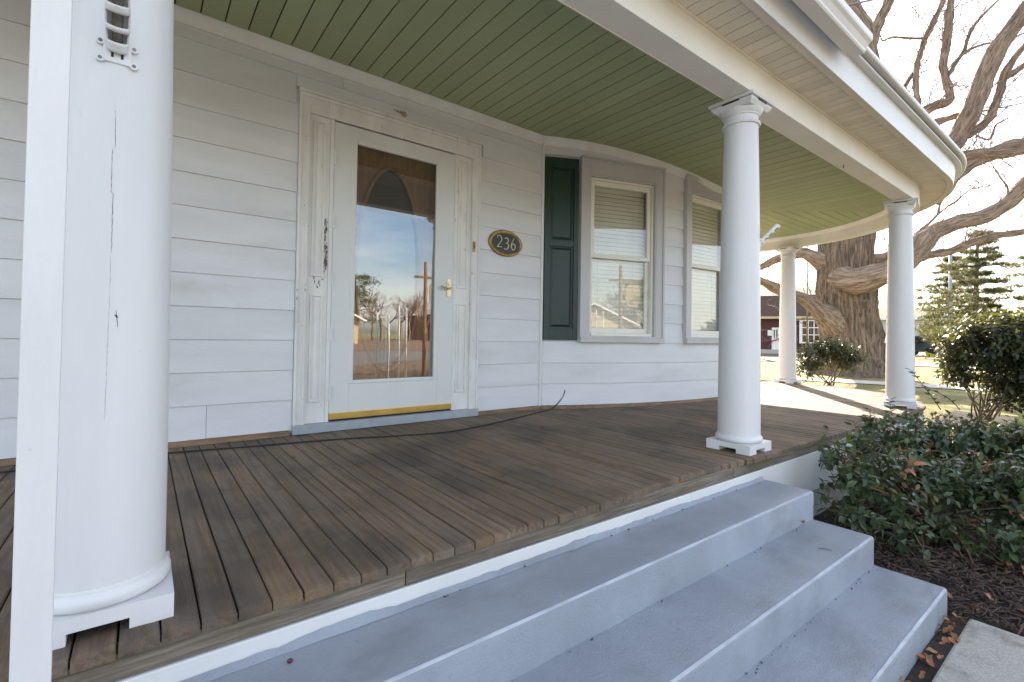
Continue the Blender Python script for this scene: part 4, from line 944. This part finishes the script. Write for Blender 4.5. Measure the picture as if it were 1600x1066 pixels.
# ------------------------------------------------------------------ the big bare tree
TD = 14.2
tb = at(1325, 585, TD); tree = thing('oak_tree', 'huge old bare tree with a massive trunk and crooked limbs', 'tree', (tb.x, tb.y, gz(tb.x, tb.y)))
edges = [(596, 1256, 1404), (588, 1266, 1394), (578, 1275, 1386), (562, 1283, 1379), (545, 1286, 1375), (525, 1287, 1372), (500, 1285, 1367), (478, 1282, 1364), (455, 1280, 1362), (430, 1280, 1360), (405, 1280, 1360), (380, 1282, 1361), (350, 1285, 1362), (310, 1290, 1362), (265, 1296, 1362), (220, 1304, 1366)]
m_ = MB(); rings = []; n_ = 200
rowsE = []
for a_, b_ in zip(edges[:-1], edges[1:]):
    for k_ in range(9): t = k_/9; rowsE.append(tuple(a_[j_]+(b_[j_]-a_[j_])*t for j_ in range(3)))
rowsE.append(edges[-1])
for (yy, xl, xr) in rowsE:
    c_ = at((xl+xr)/2, yy, TD); r0_ = (xr-xl)/2/F_PX*TD*.97; ring = []
    for k_ in range(n_):
        a_ = 2*math.pi*k_/n_; dv = Vector((math.cos(a_), math.sin(a_), 0))
        rid = noise.noise(Vector((math.cos(a_)*5, math.sin(a_)*5, c_.z*.55)))*.055+abs(noise.noise(Vector((math.cos(a_)*11, math.sin(a_)*11, c_.z*1.3))))*.13+abs(noise.noise(Vector((math.cos(a_)*24, math.sin(a_)*24, c_.z*3.5))))*.05-.05+noise.noise(dv*1.6+Vector((0, 0, c_.z*.9)))*.06
        flare = .16*max(0, 1-(c_.z-.2)/1.0)*noise.noise(Vector((math.cos(a_)*2.2, math.sin(a_)*2.2, 7)))
        ring.append(c_+dv*r0_*(1+rid+flare-.03))
    rings.append(ring)
m_.loft(rings); m_.build('trunk', M['bark'], tree, smooth=True)
def limb(pts, nm='limb', n_=20, wob=.34):
    "pts: (px, py, width px, depth)"
    P = [at(px, py, d) for px, py, w_, d in pts]; rr = [w_/2/F_PX*d for px, py, w_, d in pts]; k_ = 6
    S = smooth_pts(P, k_); RR = []
    for i_ in range(len(rr)-1): RR += [rr[i_]+(rr[i_+1]-rr[i_])*j_/k_ for j_ in range(k_)]
    RR.append(rr[-1]); mm = MB(); mm.at = []; mm.tube(S, RR, n_, wob, 3.2/max(.25, rr[0]*4), rnd.uniform(0, 50)); mm.build(nm, M['limb'], tree, smooth=True); return S, RR
LB = []
LB.append(limb([(1318, 440, 40, 14.1), (1322, 438, 42, 13.8), (1338, 440, 40, 13.35), (1370, 432, 36, 12.9), (1400, 418, 33, 12.6), (1428, 398, 32, 12.5), (1440, 380, 30, 12.5), (1462, 360, 24, 12.5), (1500, 347, 22, 12.4), (1545, 336, 22, 12.3), (1580, 312, 22, 12.2), (1625, 270, 20, 12), (1700, 225, 16, 11.8)], n_=18))
LB.append(limb([(1428, 402, 20, 12.5), (1445, 400, 13, 12.5), (1478, 394, 13, 12.6), (1505, 385, 12, 12.7), (1540, 373, 12, 12.8), (1600, 362, 10, 13), (1680, 352, 7, 13.2)]))
LB.append(limb([(1340, 402, 30, 14.2), (1365, 406, 18, 14.0), (1392, 398, 13, 14.2), (1415, 380, 10, 14.4)]))
LB.append(limb([(1325, 530, 56, 14.3), (1305, 506, 44, 14.1), (1280, 485, 27, 13.9), (1258, 468, 19, 13.7), (1238, 460, 17, 13.6), (1215, 451, 16, 13.5), (1195, 441, 14, 13.4), (1160, 425, 11, 13.2), (1100, 400, 8, 13)]))
LB.append(limb([(1325, 432, 50, 14.3), (1298, 413, 38, 14.3), (1272, 402, 23, 14.3), (1255, 396, 18, 14.4), (1236, 400, 14, 14.5), (1212, 406, 12, 14.6), (1188, 418, 10, 14.7), (1150, 430, 7, 14.8)]))
# burl on the side of the trunk
m_ = MB(); c_ = at(1357, 468, 14.1); m_.loft([[c_+Vector((rt.x*r_*math.cos(t_)*1.0, rt.y*r_*math.cos(t_), 0))+Vector((0, 0, z_))+Vector((fw.x*r_*math.sin(t_), fw.y*r_*math.sin(t_), 0)) for t_ in [2*math.pi*k_/16 for k_ in range(16)]] for r_, z_ in ((.03, -.26), (.11, -.2), (.16, -.06), (.16, .06), (.11, .2), (.02, .26))]); m_.build('burl', M['bark'], tree, smooth=True)
# leaders and limbs that show over the roof edge
LB.append(limb([(1335, 225, 56, 14.2), (1350, 150, 44, 14.0), (1358, 95, 30, 13.8), (1352, 60, 28, 13.8), (1338, 30, 26, 13.8), (1326, 0, 24, 13.8), (1312, -60, 18, 13.8)]))
LB.append(limb([(1357, 72, 20, 13.8), (1368, 48, 15, 13.8), (1380, 20, 14, 13.8), (1390, -5, 13, 13.8), (1402, -60, 10, 13.8)]))
LB.append(limb([(1353, 240, 50, 14.0), (1410, 235, 36, 13.5), (1470, 232, 30, 13.2), (1495, 215, 27, 13.1), (1522, 165, 26, 13.0), (1545, 105, 24, 12.9), (1572, 58, 24, 12.8), (1600, 22, 22, 12.7), (1660, -60, 16, 12.5)], n_=18))
LB.append(limb([(1420, 262, 30, 13.6), (1470, 262, 22, 13.2), (1500, 246, 16, 13.0), (1530, 240, 15, 12.9), (1565, 240, 15, 12.8), (1610, 232, 14, 12.7), (1690, 215, 10, 12.5)]))
LB.append(limb([(1455, 315, 24, 13.4), (1478, 288, 24, 13.2), (1500, 266, 22, 13.1), (1532, 248, 20, 13.0), (1570, 232, 20, 12.9), (1610, 222, 20, 12.8), (1700, 200, 14, 12.5)]))
LB.append(limb([(1500, 214, 16, 13.1), (1530, 200, 12, 13.0), (1548, 180, 12, 12.9), (1560, 150, 11, 12.9), (1568, 122, 12, 12.9), (1582, 95, 10, 12.8), (1606, 66, 8, 12.7), (1650, 20, 6, 12.6)]))
LB.append(limb([(1569, 122, 9, 12.9), (1588, 112, 8, 12.9), (1612, 92, 7, 12.9), (1650, 70, 5, 12.9)]))
LB.append(limb([(1400, 215, 24, 14.0), (1440, 178, 17, 13.8), (1462, 165, 15, 13.7), (1482, 158, 13, 13.6), (1484, 145, 12, 13.6), (1477, 120, 11, 13.6), (1474, 95, 11, 13.6), (1480, 60, 11, 13.6), (1484, 20, 11, 13.6), (1490, -40, 9, 13.6)]))
LB.append(limb([(1425, 190, 12, 14.0), (1433, 165, 10, 14.0), (1431, 140, 8, 14.0), (1432, 108, 8, 14.0), (1442, 70, 8, 14.0), (1455, 40, 7, 14.0), (1470, 10, 6, 14.0), (1482, -30, 5, 14.0)]))
LB.append(limb([(1405, 150, 6, 14.2), (1418, 128, 6, 14.2), (1430, 108, 5, 14.1), (1444, 68, 5, 14.0)]))
LB.append(limb([(1450, 195, 14, 13.8), (1480, 186, 9, 13.7), (1500, 180, 7, 13.6), (1520, 178, 5, 13.5)]))
LB.append(limb([(1448, 60, 4, 13.8), (1420, 60, 3.4, 13.8), (1395, 58, 3, 13.8), (1380, 64, 2.4, 13.8), (1376, 56, 1.6, 13.8)]))
LB.append(limb([(1482, 118, 6, 13.6), (1494, 98, 6, 13.6), (1506, 80, 5.5, 13.6), (1514, 55, 5, 13.6), (1530, 30, 4, 13.6), (1560, 0, 3, 13.6)]))
LB.append(limb([(1506, 82, 4, 13.6), (1535, 70, 3.4, 13.6), (1575, 62, 2.6, 13.6), (1610, 48, 2, 13.6)]))
LB.append(limb([(1525, 212, 3, 13.0), (1546, 218, 3, 12.9), (1556, 196, 2.6, 12.9), (1570, 188, 2, 12.9)]))
LB.append(limb([(1560, 340, 3, 12.2), (1575, 300, 3, 12.2), (1565, 280, 2.5, 12.2), (1555, 265, 2, 12.2)]))
# twigs
rt_ = random.Random(21); tw = MB()
def twig(p, d, ln, r_, depth):
    pts = [p]; n_ = 4; q = p.copy(); dd = d.copy()
    for i_ in range(n_):
        dd = (dd+Vector((rt_.uniform(-.35, .35), rt_.uniform(-.35, .35), rt_.uniform(-.22, .30)))).normalized(); q = q+dd*ln/n_; pts.append(q)
        if depth > 0 and rt_.random() < .62:
            s_ = (dd+rand_dir(rt_)*.95).normalized(); twig(q, s_, ln*rt_.uniform(.4, .7), r_*.6, depth-1)
    tw.tube(pts, [r_*(1-.7*i_/n_) for i_ in range(n_+1)], 4, cap=False)
for S, RR in LB:
    for i_ in range(5, len(S), 2):
        if RR[i_] > .32 or rt_.random() < .15: continue
        d_ = (rand_dir(rt_, .35)+(S[i_]-S[i_-1]).normalized()*.6).normalized(); twig(S[i_], d_, rt_.uniform(.5, 1.9), max(.006, min(.016, RR[i_]*.25)), 3)
    twig(S[-1], (S[-1]-S[-2]).normalized(), 1.6, max(.012, RR[-1]*.7), 3)
for px, py in ((1205, 400), (1240, 400), (1222, 405), (1470, 345), (1520, 345), (1545, 60)):
    twig(at(px, py, 13.4), Vector((rt_.uniform(-.4, .4), rt_.uniform(-.4, .4), -1 if py > 390 else 1)).normalized(), 1.0, .012, 2)
tw.build('twigs', M['twig'], tree, smooth=True, kind='stuff')

# ------------------------------------------------------------------ pines
def pine(px, base_y, top_y, d, spread, label, seed, lean=0):
    r_ = random.Random(seed); b = at(px, base_y, d); tp = at(px+lean, top_y, d); t = thing('pine_tree', label, 'tree', (b.x, b.y, gz(b.x, b.y)), 'pines beyond the tree')
    base = Vector((b.x, b.y, gz(b.x, b.y))); H_ = tp.z-base.z; m1 = MB(); P = [base.lerp(tp, k_/8) for k_ in range(9)]; m1.tube(P, [.16*(1-k_/9)+.03 for k_ in range(9)], 8)
    nd = MB(); z_ = H_*.16
    while z_ < H_*.99:
        t_ = z_/H_; Lb = spread*(1.02-t_)**.75*r_.uniform(.75, 1.1)+.25; k0 = r_.uniform(0, 6.28); nb = r_.randint(4, 6)
        for k_ in range(nb):
            a_ = k0+k_*6.28/nb+r_.uniform(-.3, .3); o_ = base.lerp(tp, t_); L2 = Lb*r_.uniform(.35, 1.2); dv = Vector((math.cos(a_), math.sin(a_), 0))
            bp = [o_+dv*L2*s_+Vector((0, 0, L2*(.16*s_-.20*s_*s_+.12*max(0, s_-.7)))) for s_ in (0, .25, .5, .75, 1)]; m1.tube(bp, [.035, .03, .022, .015, .008], 4)
            for s_ in [i_/9 for i_ in range(3, 10)]:
                j_ = min(3, int(s_*4)); c_ = bp[j_].lerp(bp[j_+1], s_*4-j_) if s_ < 1 else bp[4]
                for q_ in range(r_.randint(2, 7)):
                    cc = c_+Vector((r_.uniform(-.3, .3), r_.uniform(-.3, .3), r_.uniform(-.03, .16)))*max(.6, L2*.5)
                    for e_ in range(9):
                        nv = rand_dir(r_, .3); l_ = r_.uniform(.16, .34); sw = nv.orthogonal().normalized()*.024
                        nd.add([cc-sw, cc+sw, cc+nv*l_], [(0, 1, 2)])
        z_ += H_*r_.uniform(.045, .075)
    m1.build('trunk', M['stem'], t, smooth=True); nd.build('needles', M['needle'], t, kind='stuff')
pine(1522, 545, 362, 27, 3.1, 'pine with a clear trunk and layered boughs, taller one beyond the lamp post', 11, 6)
pine(1484, 545, 398, 31, 2.6, 'shorter thin pine growing just behind the grey lamp post', 12, 2)
pine(1640, 545, 300, 28, 3.4, 'wide pine at the edge of the view beyond the tall bush', 13)

# ------------------------------------------------------------------ far buildings, car, lamp
def facade(px0, d):
    p = at(px0, 530, d); v = Vector((p.x, p.y)).normalized(); n_ = Vector((-v.x, -v.y, 0)); u_ = Vector((-n_.y, n_.x, 0))
    u_ = Vector((v.y, -v.x, 0))
    z0_ = gz(p.x, p.y); o_ = Vector((p.x, p.y, 0))
    T = lambda q: o_+u_*q.x-n_*q.y+Vector((0, 0, q.z))     # x along the facade, y away from the viewer
    def loc(px, py):
        r_ = ray(px, py); s_ = (o_-EYE).dot(n_)/r_.dot(n_); P = EYE+r_*s_; return ((P-o_).dot(u_), P.z)
    return T, loc, o_, z0_
T, loc, o_, z0_ = facade(1240, 33.5)
b1 = thing('maroon_building', 'low maroon building with brown shingled mansard roof and white door', 'building', (o_.x, o_.y, z0_))
x0_, ze = loc(1100, 497); x1_, _ = loc(1306, 497); ze = loc(1240, 498)[1]; zt_ = loc(1240, 461)[1]; zr_ = loc(1190, 440)[1]
def FB(nm, m, par, *bx, bevel=0):
    m2 = MB(T)
    for b in bx: m2.box(*b)
    return m2.build(nm, m, par, bevel=bevel)
FB('wall', M['brick'], b1, (x0_, x1_, 0, 9, z0_-.1, ze+.05))
FB('eave', M['tanwall'], b1, (x0_-.4, x1_+.3, -.55, -.2, ze-.02, ze+.14)); FB('eave_soffit', M['white'], b1, (x0_-.35, x1_+.25, -.5, .02, ze+.02, ze+.1))
nr = 14; rf = None
for k_ in range(nr):
    za, zb2 = ze+.14+(zt_-ze-.14)*k_/nr, ze+.14+(zt_-ze-.14)*(k_+1)/nr; ya_, yb2 = -.5+.75*k_/nr, -.5+.75*(k_+1)/nr
    m2 = MB(T); m2.hexa([(x0_-.4, ya_-.025, za), (x1_+.3, ya_-.025, za), (x1_+.3, ya_+.2, za), (x0_-.4, ya_+.2, za), (x0_-.4, yb2-.005, zb2+.01), (x1_+.3, yb2-.005, zb2+.01), (x1_+.3, yb2+.2, zb2+.01), (x0_-.4, yb2+.2, zb2+.01)]); m2.build('shingle_course', M['mansard'], b1)
m2 = MB(T); m2.hexa([(x0_-.4, .25, zt_), (x1_+.3, .25, zt_), (x1_+.3, 9, zt_), (x0_-.4, 9, zt_), (x0_-.4, 3.5, zr_+.1), (x1_-3.2, 3.5, zr_+.1), (x1_-3.2, 5, zr_+.1), (x0_-.4, 5, zr_+.1)]); m2.build('roof', M['tanroof'], b1)
da, db = loc(1206, 512), loc(1220, 553); dr = FB('door', M['white'], b1, (da[0], db[0], -.06, .02, z0_+.25, da[1]))
FB('door_pane', M['tint'], dr, (da[0]+.12, da[0]+.2, -.075, -.061, da[1]-.75, da[1]-.15), (da[0]+.28, da[0]+.36, -.075, -.061, da[1]-.75, da[1]-.15))
rb = loc(1213, 532); m2 = MB(T)
for k_ in range(6): m2.tube([(rb[0]-.3+.12*k_, -.1, rb[1]-.12+.06*k_+.05*(k_ % 2)), (rb[0]-.2+.12*k_, -.12, rb[1]-.02+.04*k_)], .05, 6)
m2.build('pink_ribbon', M['pink'], b1, smooth=True)
mx_ = loc(1203, 520); FB('meter_box', M['white'], b1, (mx_[0]-.14, mx_[0]+.12, -.16, 0, mx_[1]-.22, mx_[1]+.18), bevel=.02)
FB('stone_base', M['path'], b1, (x0_, loc(1221, 553)[0], -.28, -.01, z0_-.1, z0_+.3))
wa, wb = loc(1249, 501), loc(1290, 535); wf = FB('window', M['white'], b1, (wa[0], wa[0]+.18, -.35, .02, wb[1], wa[1]), (wb[0], wb[0]+.15, -.35, .02, wb[1], wa[1]), (wa[0], wb[0], -.35, .02, wb[1]-.1, wb[1]), (wa[0], wb[0], -.35, .02, wa[1]-.05, wa[1]+.04))
FB('pane', M['tint'], wf, (wa[0]+.18, wb[0], -.28, -.27, wb[1], wa[1]-.05))
for k_ in range(1, 4): xx = wa[0]+.18+(wb[0]-wa[0]-.18)*k_/4; FB('muntin', M['white'], wf, (xx-.03, xx+.03, -.31, -.281, wb[1], wa[1]-.05))
for k_ in range(1, 3): zz = wb[1]+(wa[1]-wb[1])*k_/3; FB('muntin', M['white'], wf, (wa[0]+.18, wb[0], -.309, -.2805, zz-.03, zz+.03))
T, loc, o_, z0_ = facade(1420, 55)
b2_ = thing('brick_building', 'long far building of red brick below and pale siding above, across the street', 'building', (o_.x, o_.y, z0_))
x0_, x1_ = loc(1330, 500)[0], loc(1475, 500)[0]; zm_ = loc(1375, 526)[1]; ze = loc(1375, 500)[1]; zr_ = loc(1400, 481)[1]
FB('brick_wall', M['redbrick'], b2_, (x0_, x1_, 0, 9, z0_-.2, zm_)); FB('upper_wall', M['greywall'], b2_, (x0_+.02, x1_-.02, .02, 9, zm_+.14, ze)); FB('band', M['white'], b2_, (x0_-.05, x1_+.05, -.06, 9, zm_, zm_+.14)); FB('gutter', M['white'], b2_, (x0_-.3, x1_+.3, -.45, -.3, ze-.02, ze+.16))
m2 = MB(T); m2.hexa([(x0_-.3, -.4, ze+.01), (x1_+.3, -.4, ze+.01), (x1_+.3, 9.4, ze+.01), (x0_-.3, 9.4, ze+.01), (x0_-.3, 4, zr_+.2), (x1_+.3, 4, zr_+.2), (x1_+.3, 5, zr_+.2), (x0_-.3, 5, zr_+.2)]); m2.build('roof', M['tanroof'], b2_)
for pxa, pxb in ((1409, 1419), (1437, 1446), (1452, 1461)):
    a_, b_ = loc(pxa, 523), loc(pxb, 540); wf = FB('window', M['white'], b2_, (a_[0], b_[0], -.08, -.0, b_[1], a_[1])); FB('pane', M['tint'], wf, (a_[0]+.1, b_[0]-.1, -.09, -.081, b_[1]+.1, a_[1]-.1))
# car parked side-on to the far building
T, loc, o_, z0_ = facade(1408, 34.5)
ca_, sa_ = math.cos(.55), math.sin(.55); TT = T; T2 = lambda q: TT(Vector((q.x*ca_-q.y*sa_, q.x*sa_+q.y*ca_, q.z)))
car = thing('parked_car', 'dark blue car parked across the street between column and bush', 'car', (o_.x, o_.y, z0_))
zg = z0_; prof = [(-2.2, .45), (-2.22, .72), (-2.0, .86), (-1.15, .96), (-.45, 1.40), (.75, 1.43), (1.45, 1.05), (2.1, .98), (2.22, .75), (2.2, .42), (1.7, .30), (-1.7, .30)]
m2 = MB(T2); m2.loft([[(x_, y_, zg+z_) if z_ < .98 else (x_, y_*.78, zg+z_) for x_, z_ in prof] for y_ in (-.86, -.80, .80, .86)]); bd = m2.build('body', M['carpaint'], car, bevel=.05, seg=3)
for sy in (-1, 1):
    m2 = MB(T2); y_ = sy*.875; y2_ = sy*.70
    m2.add([(-1.0, y_*.97, zg+.98), (1.3, y_*.97, zg+1.02), (.72, y2_, zg+1.36), (-.42, y2_, zg+1.34)], [(0, 1, 2, 3)]); m2.build('side_window', M['tint'], car)
m2 = MB(T2); m2.add([(-1.17, -.66, zg+.985), (-1.17, .66, zg+.985), (-.5, .56, zg+1.39), (-.5, -.56, zg+1.39)], [(0, 1, 2, 3)]); m2.build('windscreen', M['tint'], car)
m2 = MB(T2); m2.add([(1.47, -.66, zg+1.065), (1.47, .66, zg+1.065), (.80, .56, zg+1.42), (.80, -.56, zg+1.42)], [(0, 1, 2, 3)]); m2.build('rear_window', M['tint'], car)
for sx in (-1.35, 1.35):
    for sy in (-1, 1):
        m2 = MB(T2); m2.loft([[(sx+.32*math.cos(t_), sy*.88+y_, zg+.32+.32*math.sin(t_)) for t_ in [2*math.pi*k_/20 for k_ in range(20)]] for y_ in (-.1, .02)]); wl = m2.build('wheel', M['tyre'], car)
        m2 = MB(T2); m2.loft([[(sx+.2*math.cos(t_), sy*.90+y_, zg+.32+.2*math.sin(t_)) for t_ in [2*math.pi*k_/20 for k_ in range(20)]] for y_ in (-.06, .02)]); m2.build('rim', M['steel'], wl)
for sy in (-.6, .6):
    m2 = MB(T2); m2.box(-2.24, -2.15, sy-.18, sy+.18, zg+.66, zg+.78); m2.build('headlight', M['white'], car, bevel=.02)
# lamp post
lp = at(1485, 545, 30); lamp = thing('lamp_post', 'grey street lamp with two arms standing in front of the pines', 'street lamp', (lp.x, lp.y, gz(lp.x, lp.y)))
tp = at(1485, 392, 30); m2 = MB(); m2.tube([(lp.x, lp.y, gz(lp.x, lp.y)), (lp.x, lp.y, tp.z)], [.12, .08], 10); m2.build('pole', mat('galvanised_pole', (.36, .38, .40), .5), lamp, smooth=True)
for a_, b_ in (((1485, 470), (1508, 452)), ((1485, 468), (1476, 460))):
    A_, B2_ = at(*a_, 30), at(*b_, 30); m2 = MB(); m2.tube([A_, A_.lerp(B2_, .5)+Vector((0, 0, .05)), B2_], [.05, .05, .045], 8); am = m2.build('arm', M['white'], lamp, smooth=True)
    m2 = MB(); dd = (B2_-A_).normalized(); m2.loft([[B2_+dd*x_+Vector((-dd.y*w_*math.cos(t_), dd.x*w_*math.cos(t_), .07*w_/.12*math.sin(t_))) for t_ in [2*math.pi*k_/10 for k_ in range(10)]] for x_, w_ in ((-.05, .05), (.06, .12), (.35, .13), (.45, .05))]); m2.build('lamp_head', M['white'], lamp, smooth=True)
fp = at(1261, 560, 19); tp = at(1262, 372, 19); fl = thing('thin_pole', 'slender metal pole standing beside the tree trunk on the lawn', 'pole', (fp.x, fp.y, gz(fp.x, fp.y)))
m2 = MB(); m2.tube([(fp.x, fp.y, gz(fp.x, fp.y)), (fp.x, fp.y, tp.z)], [.035, .022], 8); m2.build('shaft', M['steel'], fl, smooth=True); m2 = MB(); m2.tube([(fp.x, fp.y, tp.z), (fp.x, fp.y, tp.z+.12)], [.05, .02], 8); m2.build('pole_cap', M['steel'], fl, smooth=True)
m2 = MB(); a_, b_ = at(1309, 12, 5.2), at(1420, -24, 8); m2.tube([a_-Vector((.5, 0, -.25)), a_, a_.lerp(b_, .5)-Vector((0, 0, .06)), b_], .012, 6); tag(m2.build('service_wire', M['rubber'], smooth=True), 'dark overhead wire running from the roof past the tree', 'wire')

# ------------------------------------------------------------------ what the door glass reflects, across the street behind the camera
def sign_post():
    s_ = thing('sign_post', 'wooden sign post with crossarm and hanging tan sign, mirrored in the door', 'sign', (6.04, -4.7, gz(6, 0)))
    m3 = MB(); m3.tube([(6.04, -4.7, 0), (6.04, -4.7, 3.25)], [.055, .05], 8); m3.build('pole', M['polewood'], s_, smooth=True)
    m3 = MB(); m3.box(5.72, 6.62, -4.73, -4.67, 2.80, 2.86); m3.build('crossarm', M['polewood'], s_)
    m3 = MB(); m3.loft([[(6.37+.2*math.copysign(abs(math.cos(t_))**.6, math.cos(t_)), y_, 2.42+.30*math.copysign(abs(math.sin(t_))**.6, math.sin(t_))) for t_ in [2*math.pi*k_/24 for k_ in range(24)]] for y_ in (-4.72, -4.68)]); m3.build('board', M['tanwall'], s_)
    m3 = MB(); m3.tube([(6.25, -4.7, 2.8), (6.25, -4.7, 2.70)], .008, 5); m3.tube([(6.5, -4.7, 2.8), (6.5, -4.7, 2.70)], .008, 5); m3.build('hanger', M['steel'], s_)
sign_post()
for k_, (x_, y_, h_) in enumerate(((4.95, -5.3, 1.85), (5.18, -5.1, 1.8), (5.45, -5.05, 2.05), (5.62, -4.95, 2.0))):
    m3 = MB(); m3.tube([(x_, y_, 0), (x_+.02, y_, h_*.5), (x_, y_, h_)], .028, 8); pr_ = thing('white_pole', 'thin white pole of a row at the kerb, mirrored in the door glass', 'pole', (x_, y_, 0), 'white poles along the kerb'); m3.build('shaft', M['white'], pr_, smooth=True)
tanh = thing('tan_house', 'tan gabled house across the front street, mirrored in the door glass', 'house', (13.0, -38, 0))
m3 = MB(); m3.loft([[(8.5, y_, 0), (16.2, y_, 0), (16.2, y_, 2.6), (12.35, y_, 4.4), (8.5, y_, 2.6)] for y_ in (-46, -38)]); m3.build('wall', M['tanwall'], tanh)
m3 = MB(); m3.hexa([(12.35, -46.4, 4.42), (16.7, -46.4, 2.4), (16.7, -37.5, 2.4), (12.35, -37.5, 4.42), (12.35, -46.4, 4.6), (16.9, -46.4, 2.5), (16.9, -37.5, 2.5), (12.35, -37.5, 4.6)]); m3.hexa([(7.8, -46.4, 2.4), (12.349, -46.4, 4.42), (12.349, -37.5, 4.42), (7.8, -37.5, 2.4), (7.8, -46.4, 2.5), (12.349, -46.4, 4.6), (12.349, -37.5, 4.6), (7.8, -37.5, 2.5)]); m3.build('roof', M['white'], tanh)
m3 = MB(); m3.box(11.2, 12.3, -38.06, -37.98, 1.0, 2.2); m3.build('window', M['tint'], tanh)
rb_ = random.Random(31)
def bare_tree(x_, y_, h_, label):
    t = thing('bare_tree', label, 'tree', (x_, y_, gz(x_, y_)), 'bare trees across the front street'); m1 = MB()
    def br(p, d, ln, r_, dep):
        q = p+d*ln; m1.tube([p, p.lerp(q, .5)+rand_dir(rb_)*ln*.06, q], [r_, r_*.8, r_*.6], 5 if dep > 1 else 3, cap=False)
        if dep == 0: return
        for k_ in range(3 if dep > 1 else 4): br(q if k_ < 2 else p.lerp(q, .6), (d+rand_dir(rb_, .15)*.85).normalized(), ln*rb_.uniform(.55, .8), r_*.58, dep-1)
    br(Vector((x_, y_, 0)), Vector((0, 0, 1)), h_*.3, h_*.02, 5); m1.build('branches', M['twig'], t)
for k_ in range(16): bare_tree(18+k_*1.6+rb_.uniform(-1.0, 1.0), -58+rb_.uniform(-8, 6), rb_.uniform(7, 11), 'leafless tree in the row across the street, mirrored in the door')
def dark_conifer(x_, y_, h_):
    t = thing('cedar_tree', 'spreading dark cedar across the street, mirrored in the door glass', 'tree', (x_, y_, 0)); m1 = MB(); m1.tube([(x_, y_, 0), (x_+.3, y_, h_*.5), (x_, y_, h_)], [.3, .22, .05], 8); m1.build('trunk', M['stem'], t); nd = MB()
    for k_ in range(46):
        z_ = h_*rb_.uniform(.3, 1); c_ = Vector((x_+rb_.uniform(-2.4, 2.4)*(1.15-z_/h_*.6), y_+rb_.uniform(-2, 2), z_))
        for e_ in range(60):
            p = c_+Vector((rb_.gauss(0, .6), rb_.gauss(0, .5), rb_.gauss(0, .12))); nv = rand_dir(rb_, .3); sw = nv.orthogonal().normalized()*.04; nd.add([p-sw, p+sw, p+nv*.35], [(0, 1, 2)])
    nd.build('needles', M['needle'], t, kind='stuff')
dark_conifer(18.6, -46, 7.6)
brk = thing('brick_shop', 'plain red brick building across the front street, mirrored in the door', 'building', (42, -64, 0)); m3 = MB(); m3.box(37, 50, -72, -62, 0, 4.2); m3.build('wall', M['redbrick'], brk); m3 = MB(); m3.box(36.6, 50.4, -72.4, -61.6, 4.2, 4.5); m3.build('roof', M['roof'], brk)
for xx in (38, 41.5, 46):
    m3 = MB(); m3.box(xx, xx+1.4, -62.06, -61.98, 1.2, 2.8); m3.build('window', M['tint'], brk)
